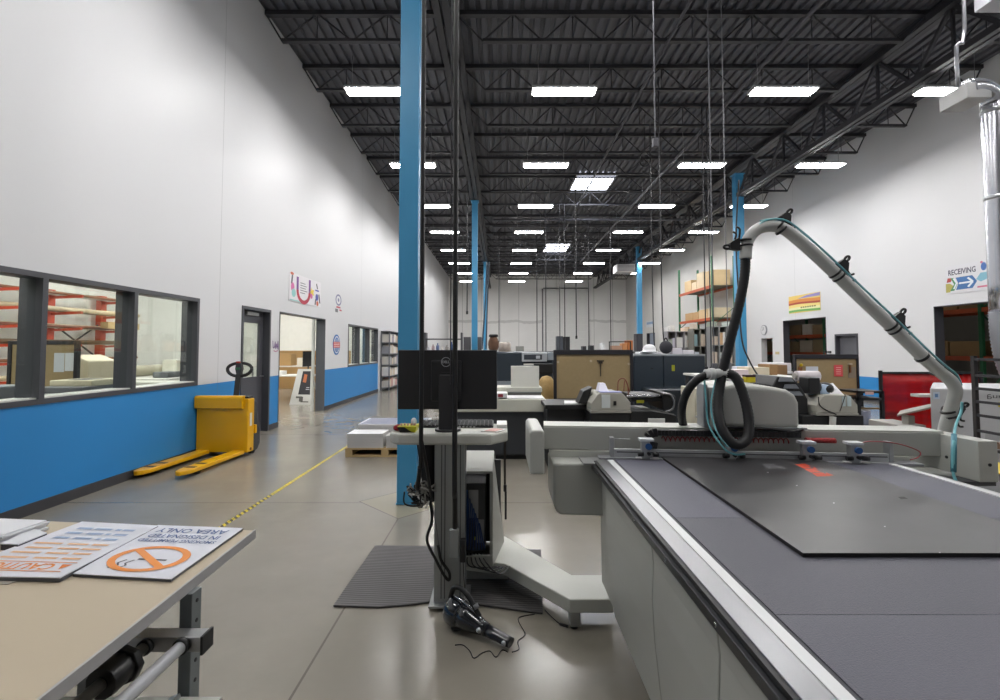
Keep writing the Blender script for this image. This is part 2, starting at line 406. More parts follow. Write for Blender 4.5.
B(xd, xd+.05, y0+.3, y1-.3, z1-.13, z1-.08).build('door_closer', M('#a8a8a6', .35, .8), r)
# open doorway trim with a sliding track edge
r = struct(bpy.data.objects.new('door_2', None)); C.objects.link(r); WORLD[r.name] = Vector((0,0,0))
y0, y1, _, z1 = DW
MB().box(XL-WT-.01, XL+.01, y1-.012, y1+.004, 0, z1).build('door_jamb', jambm, r)
MB().box(XL-WT-.01, XL+.01, y0-.004, y0+.012, 0, z1).build('door_jamb', jambm, r)
MB().box(XL-WT-.01, XL+.01, y0, y1, z1-.012, z1+.004).build('door_head', jambm, r)
MB().box(XL-WT-.08, XL-WT-.03, y1-.10, y1-.02, 0, z1+.05).build('door_edge', M('#c4c6c2', .4), r)
# right wall: door frames
dk = M('#404046', .5)
r = struct(bpy.data.objects.new('door_3', None)); C.objects.link(r); WORLD[r.name] = Vector((0,0,0))
y0, y1, _, z1 = RC
MB().box(XR-.015, XR+WT, y0, y0+.06, 0, z1).box(XR-.015, XR+WT, y1-.06, y1, 0, z1).box(XR-.015, XR+WT, y0+.06, y1-.06, z1-.06, z1).build('door_frame', dk, r)
B(XR+.10, XR+.15, y0+.06, y1-.06, 0, z1-.06).build('door_leaf', M('#5a5a60', .45), r)
for k, (h) in enumerate((RA, RB, RD, RE)):
    r = struct(bpy.data.objects.new(f'door_{k+4}', None)); C.objects.link(r); WORLD[r.name] = Vector((0,0,0)); y0, y1, _, z1 = h
    jm = M('#c6c6c6', .5) if k == 0 else dk
    B(XR-.01, XR+WT+.01, y1-.015, y1+.004, 0, z1).build('door_jamb', jm, r)
    B(XR-.01, XR+WT+.01, y0-.004, y0+.015, 0, z1).build('door_jamb', jm, r)
    B(XR-.01, XR+WT+.01, y0, y1, z1-.015, z1+.004).build('door_head', jm, r)
# overhead door in the back wall
r = struct(bpy.data.objects.new('door_8', None)); C.objects.link(r); WORLD[r.name] = Vector((0,0,0))
a, zt = xz(543, 290, YB); b, _ = xz(588, 290, YB)
mb = MB()
for k in range(11): mb.box(a, b, YB-.06, YB-.005, .02+k*zt/11, .02+(k+1)*zt/11-.02)
mb.build('door_panel', M('#dcdcda', .45), r)
MB().box(a-.10, a, YB-.12, YB, 0, zt+.1).box(b, b+.06, YB-.12, YB, 0, zt+.1).build('door_track', M('#6a6a6c', .5), r)
MB().cyl((a, YB-.2, zt+.12), (b, YB-.2, zt+.12), .05).build('spring_shaft', M('#5c5c5e', .5), r)

# ================================================================== LIGHTS
def emis(name, col, s):
    m = bpy.data.materials.new(name); m.use_nodes = True; nt = m.node_tree; nt.nodes.remove(nt.nodes['Principled BSDF'])
    e = nt.nodes.new('ShaderNodeEmission'); e.inputs[0].default_value = col; e.inputs[1].default_value = s
    nt.links.new(e.outputs[0], nt.nodes['Material Output'].inputs[0]); return m
LAMP = emis('lamp_diffuser', (1, .985, .97, 1), 76)
def highbay():
    t = thing('highbay_light', 'x', 'ceiling light')
    MB().prism([(-.14,.02),(.14,.02),(.10,.09),(-.10,.09)], 'x', -.6, .6).build('housing', M('#c8c8c8', .4), t, .004)
    B(-.56, .56, -.125, .125, .004, .018).build('diffuser', LAMP, t)
    for s in (-.47, .47): MB().cyl((s, 0, .10), (s*1.03, 0, .9), .006, n=6).build('hanger_wire', M('#8b8b8e', .4, .6), t)
    return t
lamp = highbay(); first = True
rows = [(-2.27, 'in the row by the blue wall'), (1.19, 'in the middle row'), (5.26, 'in the row over the presses'), (8.35, 'in the row by the receiving doorways')]
for X, nm in rows:
    for k in range(-2, 9):
        if k > (6 if X > 8 else 7): continue
        lb = f'{ordinal(k)} lit ceiling fixture down the hall {nm}' if k >= 0 else f'{ordinal(-k-1)} lit ceiling fixture back overhead {nm}'
        loc = (X, 8.72 + 3.6*k, 6.25)
        if first: lamp.location = loc; lamp['label'] = lb; lamp['group'] = 'highbay fluorescent lights'; first = False
        else: dup(lamp, loc, label=lb)
OL = emis('office_lamp', (1, .99, .95, 1), 42); RL = emis('store_lamp', (1, .95, .88, 1), 26)
op = None
for k, (x, y) in enumerate([(-6.2, 3), (-9.2, 3), (-6.2, 8), (-9.2, 8), (-6.2, 13), (-9.2, 13), (-6.2, 18), (-9.2, 18)]):
    if op is None:
        op = thing('office_light', 'white ceiling light panel inside the office room', 'ceiling light', (x, y, 4.1), 'office ceiling lights')
        B(x-.65, x+.65, y-.35, y+.35, 4.12, 4.19).build('frame', M('#d0d0d0', .4), op); B(x-.6, x+.6, y-.3, y+.3, 4.105, 4.12).build('diffuser', OL, op)
    else: dup(op, (x, y, 4.1))
op = None
for k, (x, y) in enumerate([(11.6, 9.5), (11.6, 13.5), (11.6, 18.5), (11.6, 24)]):
    if op is None:
        op = thing('ceiling_strip_light', 'strip light on the receiving room ceiling', 'ceiling light', (x, y, 5.6), 'receiving room lights')
        B(x-.1, x+.1, y-.6, y+.6, 5.66, 5.79).build('housing', M('#b0b0b0', .4), op); B(x-.09, x+.09, y-.58, y+.58, 5.64, 5.66).build('diffuser', RL, op)
    else: dup(op, (x, y, 5.6))
# skylights: bright domes in frames under the deck
SKY = emis('skylight_sky', (.86, .90, 1, 1), 14)
for k, (pts_) in enumerate([((578,615), (175,191)), ((548,569), (244,252))]):
    (a, b), (ya, yb) = pts_
    q0 = fl((a+b)/2, ya, ZD-.04); q1 = fl((a+b)/2, yb, ZD-.04); x0 = q0[0]-.68; x1 = q0[0]+.68
    y0, y1 = min(q0[1], q1[1]), max(q0[1], q1[1])
    t = struct(bpy.data.objects.new(f'window_{k+3}', None)); C.objects.link(t); WORLD[t.name] = Vector((0,0,0))
    mb = MB(); z0, z1 = ZD-.06, ZD
    mb.box(x0-.06, x1+.06, y0-.06, y0, z0, z1).box(x0-.06, x1+.06, y1, y1+.06, z0, z1).box(x0-.06, x0, y0, y1, z0, z1).box(x1, x1+.06, y0, y1, z0, z1)
    mb.build('window_frame', M('#b8b8bc', .4), t); B(x0, x1, y0, y1, ZD-.02, ZD-.01).build('pane', SKY, t)
world = bpy.data.worlds.new('world'); sc.world = world; world.use_nodes = True
world.node_tree.nodes['Background'].inputs[0].default_value = (.5, .55, .65, 1); world.node_tree.nodes['Background'].inputs[1].default_value = .3
sc.view_settings.view_transform = 'Standard'; sc.view_settings.look = 'None'; sc.view_settings.gamma = 1; sc.view_settings.use_curve_mapping = False
sc.view_settings.exposure = 0.08
sc.cycles.use_denoising = True; sc.cycles.max_bounces = 10; sc.cycles.transparent_max_bounces = 16; sc.cycles.sample_clamp_indirect = 8
# ================================================================== LEFT SIDE OF THE HALL
YEL = M('#e3a900', .35, 0, .04, 3, coat=.2); BLK = M('#1b1b1d', .5); DGR = M('#38393d', .5); RUB = M('#151516', .8)
# --- electric pallet truck, built pointing down -Y (forks towards -Y), then turned
def pallet_truck():
    t = thing('pallet_truck', 'yellow electric pallet truck parked with its forks along the blue wall', 'pallet truck')
    W = .37
    b = MB(); b.prism([(0,.06),(.16,.06),(.16,.80),(0,.80)], 'x', -W, W)
    b.build('battery_box', YEL, t, .012)
    b = MB(); b.prism([(-.01,.66),(-.045,.67),(-.05,.82),(-.03,.845),(.04,.845),(.04,.66)], 'x', -W-.005, W-.06); b.build('backrest_lip', YEL, t, .008)
    b = MB(); b.prism([(.165,.04),(.34,.04),(.40,.12),(.40,.32),(.34,.40),(.30,.74),(.165,.78)], 'x', -W+.05, W-.04); b.build('drive_housing', DGR, t, .02)
    B(-W+.02, W-.02, .0, .30, .845, .875).build('top_cover', BLK, t, .01) if False else None
    for s in (-1, 1):
        f = MB(); cx = s*.25; pr = [(cx-.085,0),(cx+.085,0),(cx+.085,-1.02),(cx+.06,-1.13),(cx+.02,-1.17),(cx-.02,-1.17),(cx-.06,-1.13),(cx-.085,-1.02)]
        f.prism(pr, 'z', .045, .095); fk = f.build('fork', YEL, t, .01)
        s_ = MB(); s_.box(cx-.06, cx+.06, -.80, -.74, .0955, .097).box(cx-.06, cx+.06, -.98, -.92, .0955, .097); s_.build('slot', BLK, fk)
        MB().cyl((cx-.05, -.88, .04), (cx+.05, -.88, .04), .04, n=16).build('load_wheel', RUB, fk)
    MB().cyl((-.05, .26, .1), (.05, .26, .1), .1, n=20).build('drive_wheel', RUB, t)
    for s in (-1, 1): MB().cyl((s*.28-.025, .26, .055), (s*.28+.025, .26, .055), .055, n=16).build('caster', RUB, t)
    b = MB().bar((.0, .30, .70), (-.02, .40, 1.12), .07, .05); arm = b.build('tiller_arm', BLK, t, .008)
    b = MB(); c = Vector((-.02, .42, 1.20)); pts = []
    for i in range(21):
        a = 2*PI*i/20; pts.append(c + Vector((.185*math.cos(a), .02*math.sin(a), .085*math.sin(a)*(1.0 if math.sin(a) > 0 else 1.3))))
    b.tube(pts, .024, 8); h = b.build('handle_loop', BLK, t)
    MB().prism([(-.045,1.10),(.005,1.10),(.03,1.2),(.015,1.29),(-.055,1.29),(-.07,1.2)], 'y', .38, .45).build('control_head', DGR, t, .01)
    MB().box(-.05, .01, .375, .395, 1.285, 1.31).build('belly_switch', M('#b33a2a', .4), t, .004)
    B(-.055, .015, .372, .379, 1.19, 1.22).build('display', M('#2f6a48', .3), t)
    B(W, W+.002, .05, .10, .42, .60).build('warning_label', M('#d7d5cf', .5), t)
    MB().cyl((W-.02, .08, .10), (W+.006, .08, .10), .02, n=12).build('pin', M('#8a4a20', .4, .6), t)
    B(W-.05, W+.02, .165, .20, .30, .42).build('bumper', YEL, t, .006)
    B(W-.08, W-.01, .02, .14, .805, .83).build('key_panel', BLK, t, .004)
    return t
pt = pallet_truck(); pt.location = (-3.865, 6.72, 0); pt.rotation_euler = (0, 0, math.radians(-3))

# --- hazard tape along the aisle
tm, nb = newmat('hazard_stripes'); P_, (x_, y_, z_) = nb.pos()
st = nb.m('GREATER_THAN', nb.m('FRACT', nb.m('MULTIPLY', nb.m('ADD', x_, y_), 14)), .5)
wear = nb.ramp(nb.noise(P_, 5), .45, .6); farm = nb.m('LESS_THAN', y_, 5.0)
nb.link(nb.mix(nb.m('MULTIPLY', st, nb.m('MAXIMUM', farm, .25)), nb.mix(wear, lin('#d9c21e'), lin('#bfae3a')), lin('#26251f')), 'Base Color'); nb.b.inputs['Roughness'].default_value = .4
tag(B(-2.365, -2.325, 1.2, 8.3, .0005, .002).build('floor_tape', tm), 'black and yellow striped hazard tape running along the aisle floor', 'floor tape')

# --- wall signs (quads on the wall face, reading orientation)
def wall_sign_left(name, y0, y1, z0, z1, t=.01): return Quad((XL+t, y0, z0), (XL+t, y1, z0), (XL+t, y1, z1), (XL+t, y0, z1))
y0, y1 = onx(289,272,XL)[1], onx(320,307,XL)[1]; zb, zt = 2.47, 3.05
s = thing('wall_poster', 'white poster with a red and purple U shaped loop above the doorway', 'poster', (XL, (y0+y1)/2, zb))
B(XL+.001, XL+.012, y0, y1, zb, zt).build('board', M('#e3e0e4', .4), s)
q = wall_sign_left('', y0, y1, zb, zt, .012)
def deco(q, s, name, hexc, fn, d=.0015):
    mb = MB(); fn(mb, d); return mb.build(name, M(hexc, .45, var=0), s)
deco(q, s, 'red_loop', '#b8243f', lambda m, d: q.ring(m, .42, .45, .22, .48, .70, d, 24, PI, 2*PI))
deco(q, s, 'purple_bars', '#70358a', lambda m, d: (q.rect(m, .20, .262, .45, .92, d), q.rect(m, .578, .64, .45, .95, d)))
deco(q, s, 'text_lines', '#7c7a80', lambda m, d: [q.rect(m, .31, .31+w, .72-k*.09, .75-k*.09, d) for k, w in enumerate((.16,.2,.18,.22,.15))])
deco(q, s, 'yellow_star', '#e3c43a', lambda m, d: q.poly(m, [(.69+.09*math.cos(i*PI/5)*(1 if i%2 else .5), .5+.2*math.sin(i*PI/5)*(1 if i%2 else .5)) for i in range(10)], d))
deco(q, s, 'pink_patch', '#d56aa5', lambda m, d: (q.disc(m, .67, .35, .04, .1, d*2), q.disc(m, .09, .5, .05, .16, d)))
deco(q, s, 'blue_patch', '#4b4aa5', lambda m, d: (q.disc(m, .86, .36, .05, .14, d), q.rect(m, .8, .93, .6, .66, d)))
deco(q, s, 'teal_patch', '#8fc7c4', lambda m, d: (q.disc(m, .12, .3, .06, .15, d*2), q.rect(m, .02, .3, .02, .06, d)))
deco(q, s, 'dark_figures', '#4f4b52', lambda m, d: (q.stroke(m, [(.08,.92),(.06,.6)], .02, d), q.stroke(m, [(.84,.9),(.88,.7)], .02, d), q.stroke(m, [(.93,.5),(.97,.15)], .02, d), q.stroke(m, [(.8,.05),(.82,.28)], .02, d)))
deco(q, s, 'orange_dots', '#c9603a', lambda m, d: (q.disc(m, .07, .97, .05, .05, d), q.disc(m, .88, .12, .04, .1, d)))
# grey round emblem with a small caption
def round_decal(px, pya, pyb, label, c1, c2, c3):
    y, z1_ = onx(px, pya, XL)[1:]; z0_ = onx(px, pyb, XL)[2]; r = (z1_-z0_)/2; zc = (z1_+z0_)/2
    s = thing('wall_decal', label, 'decal', (XL, y, z0_))
    MB().cyl((XL+.001, y, zc), (XL+.008, y, zc), r, n=28).build('disc', M(c1, .4), s)
    return s, Quad((XL+.008, y-r, zc-r), (XL+.008, y+r, zc-r), (XL+.008, y+r, zc+r), (XL+.008, y-r, zc+r)), r
s, q, r = round_decal(336.5, 334.5, 355, 'round blue and red wall decal beside the wide open doorway', '#2b6fb5', 0, 0)
deco(q, s, 'white_ring', '#d8dbe2', lambda m, d: q.ring(m, .5, .5, .42, .42, .85, d))
deco(q, s, 'red_band', '#cf4b45', lambda m, d: q.rect(m, .03, .97, .36, .64, d*2))
deco(q, s, 'band_lines', '#e9d9d6', lambda m, d: [q.rect(m, .1, .9, .41+k*.08, .44+k*.08, d*3) for k in range(3)])
deco(q, s, 'spokes', '#d8dbe2', lambda m, d: [q.rect(m, .2+k*.15, .25+k*.15, .2, .8, d) for k in range(5)])
y, zt = onx(338.5, 294, XL)[1:]; zb = onx(338.5, 313, XL)[2]
s = thing('wall_decal', 'small grey wheel emblem with a red caption high above the round blue decal', 'decal', (XL, y, zb))
q = Quad((XL+.002, y-.32, zb), (XL+.002, y+.32, zb), (XL+.002, y+.32, zt), (XL+.002, y-.32, zt))
deco(q, s, 'wheel', '#77799a', lambda m, d: (q.ring(m, .5, .68, .36, .3, .72, d), q.disc(m, .5, .68, .1, .1, d)))
deco(q, s, 'red_caption', '#b8475a', lambda m, d: (q.rect(m, .25, .75, .25, .34, d), q.rect(m, .62, .9, .12, .2, d)))
deco(q, s, 'grey_caption', '#6f6f74', lambda m, d: (q.rect(m, .12, .45, .02, .2, d),))
y, z = onx(275.5, 345, XL)[1:]
s = thing('wall_decal', 'small purple scribbled decal on the strip between door and doorway', 'decal', (XL, y, z-.12))
q = Quad((XL+.002, y-.13, z-.13), (XL+.002, y+.13, z-.13), (XL+.002, y+.13, z+.13), (XL+.002, y-.13, z+.13))
deco(q, s, 'purple_letters', '#7c5590', lambda m, d: q.stroke(m, [(.05,.8),(.12,.3),(.3,.3),(.42,.75),(.5,.2),(.62,.6),(.75,.2),(.85,.8),(.95,.15)], .045, d))
deco(q, s, 'pink_letters', '#bd6a8c', lambda m, d: q.stroke(m, [(.2,.1),(.5,.02),(.9,.1)], .03, d))

# --- grey shelving unit beyond the far window, with box files
gs = M('#77787c', .5, .2)
t = thing('shelving_unit', 'grey metal shelving unit full of boxes beyond the far office window', 'shelving', (XL+.2, 19, 0))
x0, x1, ya, yb = XL+.02, XL+.34, 17.05, 21.6
for x in (x0+.02, x1-.02):
    for k in range(4):
        y = ya+.02 + (yb-ya-.04)*k/3; B(x-.02, x+.02, y-.02, y+.02, 0, 2.12).build('post', gs, t)
for k in range(6): B(x0, x1, ya, yb, .1+k*.4, .125+k*.4).build('shelf', gs, t)
B(x0, x0+.006, ya, yb, .1, 2.1).build('back_panel', M('#6b6c70', .5), t)
cols = ['#c9c4bb', '#d8d5d0', '#a9a39a', '#b98a86', '#8f9096', '#c7b7a0', '#9d97a5', '#e0ddda']
for k in range(5):
  for bay in range(3):
    y = ya + (yb-ya-.04)*bay/3 + .05; ye = ya + (yb-ya-.04)*(bay+1)/3 - .01
    while y < ye-.15:
        w = random.uniform(.16, .34); h = random.uniform(.2, .33)
        b = B(x0+.02, x1-.03, y, min(y+w-.02, ye), .126+k*.4, .126+k*.4+h).build('box_file', M(random.choice(cols), .6), bevel=.004)
        tag(b, 'small storage box on the grey shelving beyond the far office window', 'box', 'boxes on the far shelving'); y += w

# --- pallet of printed panels
wood = M('#b59a6c', .7, 0, .15, 12); wht = M('#dcdbd8', .5, var=.03)
X0, Y0 = fl(345, 457)[:2]
t = thing('pallet', 'low wooden pallet under stacks of printed panels in the aisle', 'pallet', (X0+.55, Y0+.5, 0))
for k in range(7): B(X0+.0, X0+1.1, Y0+k*.16, Y0+k*.16+.1, .10, .12).build('deck_board', wood, t)
for k in range(3):
    B(X0+k*.5, X0+k*.5+.1, Y0, Y0+1.06, .022, .10).build('stringer', wood, t); B(X0, X0+1.1, Y0+k*.48, Y0+k*.48+.1, 0, .022).build('bottom_board', wood, t)
def stack(name, label, x0, x1, ya, yb, z0, n, th, top):
    t = thing(name, label, 'panel stack', ((x0+x1)/2, (ya+yb)/2, z0))
    b = MB()
    for k in range(n): b.box(x0+random.uniform(0,.008), x1, ya+random.uniform(0,.008), yb, z0+k*th, z0+(k+1)*th-.002)
    b.build('panels', M('#c9c6c4', .5, var=.03), t); B(x0, x1, ya, yb, z0+n*th-.002, z0+n*th+.001).build('top_panel', M(top, .45), t); return t, z0+n*th+.001
stack('panel_stack', 'front stack of white printed panels on the pallet', X0+.02, X0+.52, Y0+.01, Y0+.36, .12, 14, .014, '#e4e3e4')
stack('panel_stack', 'white panels on the pallet corner nearest the blue column', X0+.56, X0+1.08, Y0+.01, Y0+.36, .12, 12, .014, '#dfdcd9')
s, zt = stack('panel_stack', 'stack of panels with blue and white stripes at the back of the pallet', X0+.05, X0+1.05, Y0+.4, Y0+1.05, .12, 19, .014, '#d4d5dc')
q = Quad((X0+.05, Y0+.4, zt), (X0+1.05, Y0+.4, zt), (X0+1.05, Y0+1.05, zt), (X0+.05, Y0+1.05, zt))
deco(q, s, 'blue_stripes', '#49557f', lambda m, d: [q.rect(m, .04, .96, .06+k*.16, .15+k*.16, d) for k in range(6)])

# --- A-frame floor sign in the doorway
x, y, _ = fl(303, 406); y += .3
t = thing('floor_sign', 'white leaning floor sign with a black poster inside the open doorway', 'sign', (x, y, 0))
def fr(px, py): return at(px, py, y)
q0 = [at(289,405.5,y), at(313,406,y), at(313,369,y+.22), at(298,369,y+.22)]
mb = MB(); ts = Vector((0,.03,0)); mb.hexa([q0[0], q0[1], Vector(q0[1])+ts, Vector(q0[0])+ts], [q0[3], q0[2], Vector(q0[2])+ts, Vector(q0[3])+ts]); mb.build('frame', M('#cfd0cd', .4), t)
q = Quad(*q0)
deco(q, t, 'poster', '#22222a', lambda m, d: q.poly(m, [(.30,.30),(.86,.30),(.86,.94),(.36,.94)], .003))
deco(q, t, 'orange_emblem', '#b8663a', lambda m, d: q.poly(m, [(.44,.64),(.62,.62),(.66,.84),(.48,.86)], .005))
deco(q, t, 'poster_text', '#a9a9b2', lambda m, d: (q.rect(m, .66, .82, .48, .5, .005), q.rect(m, .64, .82, .43, .45, .005)))
deco(q, t, 'dark_lettering', '#5c5b58', lambda m, d: (q.rect(m, .22, .5, .2, .25, .004), q.rect(m, .38, .55, .11, .24, .004), q.rect(m, .45, .8, .09, .12, .004)))
mb = MB().bar((q0[3][0]+.1, q0[3][1]+.02, q0[3][2]-.05), (q0[0][0]+.2, y+.55, 0), .03); mb.bar((q0[2][0]-.05, q0[2][1]+.02, q0[2][2]-.05), (q0[1][0]-.05, y+.55, 0), .03); mb.build('rear_strut', M('#b9bab7', .4), t)

# --- inside the office, seen through the doorway and door glass
def desk(name, label, x0, x1, ya, yb, h, top='#cfcbc2', legs='#8b8b8b'):
    t = thing(name, label, 'table', ((x0+x1)/2, (ya+yb)/2, 0)); B(x0, x1, ya, yb, h-.035, h).build('tabletop', M(top, .5), t, .005)
    for x in (x0+.05, x1-.05):
        for y in (ya+.05, yb-.05): B(x-.02, x+.02, y-.02, y+.02, 0, h-.035).build('leg', M(legs, .5), t)
    return t
kraft = M('#b08d5c', .75, 0, .08, 5)
desk('work_table', 'long pale work table in front of the brown boards through the doorway', -8.3, -5.9, 15.2, 16.1, .95)
tag(B(-8.9, -5.6, 18.0, 18.08, 0, 1.42).build('kraft_board', kraft), 'long brown cardboard sheet standing behind the office tables', 'board')
desk('side_table', 'small white table beyond the leaning floor sign', -6.9, -5.3, 13.6, 14.4, .74, '#d8d8d4')
x, z = xz(318, 372, 13.9)
t = thing('office_monitor', 'dark screen seen edge on beyond the leaning floor sign', 'monitor', (-5.95, 13.9, .74))
MB().hexa([(-5.62,13.75,.98),(-5.5,14.25,.98),(-5.53,14.26,.98),(-5.65,13.76,.98)], [(-5.62,13.75,1.42),(-5.5,14.25,1.42),(-5.53,14.26,1.42),(-5.65,13.76,1.42)]).build('screen', BLK, t)
MB().cyl((-5.58,14.0,.755),(-5.58,14.0,1.1),.02).cyl((-5.58,14.0,.741),(-5.58,14.0,.757),.12).build('stand', BLK, t)
tag(B(-6.45, -6.2, 13.7, 14.0, .741, .86).build('paper_stack', M('#e6e6e2', .5)), 'white paper pile beside the dark office screen', 'paper')
for (xa, ya_, w, h, c, lb) in ((-8.1, 15.35, .5, .34, '#d9d7d2', 'white carton on the pale work table through the doorway'), (-7.45, 15.3, .8, .38, '#a98758', 'brown carton on the pale work table through the doorway'), (-6.5, 15.4, .3, .25, '#d6cfc0', 'cream carton at the end of the pale work table')):
    tag(B(xa, xa+w, ya_, ya_+.4, .951, .951+h).build('carton', M(c, .7), bevel=.006), lb, 'box')
t = thing('utility_cart', 'low white cart with cartons near the floor sign in the office', 'cart', (-6.3, 12.6, 0))
for z in (.12, .42): B(-6.75, -6.1, 12.4, 12.9, z, z+.03).build('shelf', M('#c9c7c2', .5), t)
for x in (-6.73, -6.12):
    for y in (12.42, 12.88): B(x-.015, x+.015, y-.015, y+.015, .06, .6).build('post', M('#77787c', .5), t)
for x in (-6.73, -6.12):
    for y in (12.42, 12.88): MB().cyl((x-.015, y, .03), (x+.015, y, .03), .03, n=12).build('caster', RUB, t)
tag(B(-6.7, -6.4, 12.45, 12.8, .451, .62).build('carton', M('#dedad2', .6), bevel=.005), 'white carton on the upper deck of the office cart', 'box')
tag(B(-6.65, -6.35, 12.45, 12.8, .151, .34).build('carton', M('#e4e1da', .6), bevel=.005), 'white carton on the lower deck of the office cart', 'box')

# --- inside the office, seen through the near window
PB = M('#9c8864', .7, 0, .1, 20)
def pin_panel(name, label, x0, x1, Y, z0, z1, t=.05, top=.05, legs=True):
    s = thing(name, label, 'panel', ((x0+x1)/2, Y, 0 if legs else z0))
    B(x0+t, x1-t, Y-.012, Y+.012, z0+t, z1-top).build('board', PB, s)
    fb = MB(); fb.box(x0, x0+t, Y-.03, Y+.03, z0, z1).box(x1-t, x1, Y-.03, Y+.03, z0, z1).box(x0+t, x1-t, Y-.03, Y+.03, z0, z0+t).box(x0+t, x1-t, Y-.03, Y+.03, z1-top, z1)
    fb.build('frame', M('#222127', .5), s, .004)
    if legs:
        for x in (x0+t/2, x1-t/2): B(x-.025, x+.025, Y-.025, Y+.025, 0, z0).build('leg', M('#222127', .5), s); B(x-.03, x+.03, Y-.3, Y+.3, 0, .03).build('foot', M('#222127', .5), s)
    return s
Y = 6.8; xa, zt = xz(10, 341, Y); xb, zb = xz(78, 385, Y)
pin_panel('pinboard', 'tall framed brown pinboard inside the office behind the near window', xa, xb, Y, .75, zt)
for (pa, pb, ya_, yb_, c, lb) in ((54, 63.5, 353, 372, '#cdd3da', 'pale ruled sheet pinned on the office pinboard beside its twin'), (65, 75, 353, 371, '#d9dde2', 'second ruled sheet pinned nearest the office pinboard edge')):
    a, z1_ = xz(pa, ya_, Y-.02); b, z0_ = xz(pb, yb_, Y-.02); s = tag(B(a, b, Y-.016, Y-.013, z0_, z1_).build('pinned_sheet', M(c, .5)), lb, 'paper')
# red cantilever rack on the far office wall
RED = M('#c8492a', .5); t = thing('cantilever_rack', 'red cantilever rack holding tubes on the far office wall', 'rack', (-10.9, 12.3, 0))
for y in (8.7, 10.2, 11.75, 13.3): B(-11.15, -11.0, y-.09, y+.09, 0, 2.95).build('rack_post', RED, t, .004)
for y in (8.7, 10.2, 11.75, 13.3):
    for k in range(6): MB().bar((-11.0, y, .75+.4*k), (-10.25, y, .78+.4*k), .05, .06).build('rack_arm', RED, t)
MB().bar((-11.08, 11.75, 1.2), (-11.08, 13.3, 2.2), .03).bar((-11.08, 11.75, 2.2), (-11.08, 13.3, 1.2), .03).build('cross_brace', DGR, t)
tc = ['#6f5a3c', '#c3b395', '#d8d6d0', '#8a5a3c', '#b9b9b9', '#5d4630', '#cfc3a8', '#7a4a36']
k = 0
for j in range(6):
    for m_ in range(2):
        x = -10.9 + .25*m_; r = .035 + .02*((j+m_) % 2); zz = .75+.4*j + .045 + r + .02*(x+11)/.75
        tag(MB().cyl((x, 8.3+.3*m_, zz), (x, 13.6+.25*((j*7+m_) % 3), zz), r, n=10).build('stock_tube', M(tc[k % 8], .5)), f'long material tube on the {ordinal(j)} arm level of the red rack, ' + ('nearest the wall' if m_ == 0 else 'outer one'), 'tube'); k += 1
tag(B(-10.5, -10.3, 12.6, 13.7, 2.03, 2.2).build('foam_block', M('#c9ac78', .7)), 'short tan block lying across the red rack arms', 'block')
# cream machine and low counter under the window
t = thing('office_printer', 'tall cream office machine standing behind the pinboard', 'printer', (-6.8, 7.8, 0))
MB().prism([(-7.3,0),(-6.5,0),(-6.5,1.30),(-6.75,1.40),(-7.0,1.38),(-7.3,1.15)], 'y', 7.6, 8.15).build('body', M('#d6cdb2', .5), t, .02)
B(-6.499, -6.49, 7.68, 8.07, .5, .9).build('side_panel', M('#c5bca0', .5), t, .004)
t = desk('counter', 'long dark counter with a grey top under the near office window', -5.45, -4.7, 3.4, 6.5, .98, '#55565a', '#2d2d30')
t = thing('flatbed_scanner', 'cream flatbed scanner with a dark slot on the office counter', 'scanner', (-5.1, 6.0, .98))
B(-5.4, -4.85, 5.6, 6.25, .981, 1.05).build('body', M('#6d6e72', .5), t, .01); B(-5.38, -4.87, 5.75, 6.24, 1.05, 1.12).build('lid', M('#d8cfb2', .5), t, .012); B(-5.25, -5.0, 5.85, 6.1, 1.1205, 1.123).build('slot', DGR, t)
tag(MB().box(-5.3, -5.0, 4.7, 5.15, .981, 1.12).build('label_printer', M('#6d6e72', .5), bevel=.02), 'small grey box printer on the office counter', 'printer')
t = thing('desk_lamp', 'black desk lamp on the office counter near the pinboard', 'lamp', (-5.2, 4.5, .98))
MB().lathe((-5.2, 4.45, .981), [(.09,0),(.09,.02),(.02,.03)]).build('base', BLK, t); MB().tube([(-5.2,4.45,1.0),(-5.25,4.45,1.25),(-5.1,4.42,1.38)], .012, sub=5).build('arm', BLK, t); MB().cyl((-5.1,4.42,1.40),(-5.02,4.40,1.30),.03,.07).build('lamp_shade', BLK, t)
t = desk('cutting_bench', 'white cutting bench with rolls seen through the last near window', -7.4, -6.0, 8.6, 11.2, .95, '#d4d3cd')
tag(MB().cyl((-7.1, 8.7, 1.06), (-7.1, 10.6, 1.06), .11, n=16).build('material_roll', M('#b8b29c', .5)), 'grey green material roll lying on the white cutting bench', 'roll')
tag(B(-6.5, -6.2, 9.0, 9.4, .951, 1.06).build('bench_tool_case', M('#63676a', .5), bevel=.02), 'grey tool case on the white cutting bench', 'case')
tag(MB().cyl((-6.35, 10.2, .951), (-6.35, 10.2, 1.12), .06).build('tape_jar', M('#8c8a50', .5)), 'small olive tub on the white cutting bench', 'tub')
for xa_, ya_, w_, d_, h_, c_, lb_ in ((-6.95,9.9,.3,.4,.32,'#d9d7c8','cream box on the white cutting bench next to the olive tub'), (-6.6,10.3,.4,.5,.2,'#c9b23a','yellow flat case at the far end of the cutting bench'), (-6.9,10.6,.25,.3,.36,'#c9cfd6','pale tall carton at the far end of the cutting bench')):
    tag(B(xa_, xa_+w_, ya_, ya_+d_, .951, .951+h_).build('bench_box', M(c_, .5), bevel=.01), lb_, 'box')
t = thing('office_plotter', 'grey wide format plotter by the last pane of the near window', 'plotter', (-5.4, 7.6, 0))
B(-6.0, -4.9, 7.3, 7.75, .74, .99).build('body', M('#d9d7cc', .45), t, .02); B(-5.95, -4.95, 7.2, 7.299, .76, .82).build('output_slot', DGR, t)
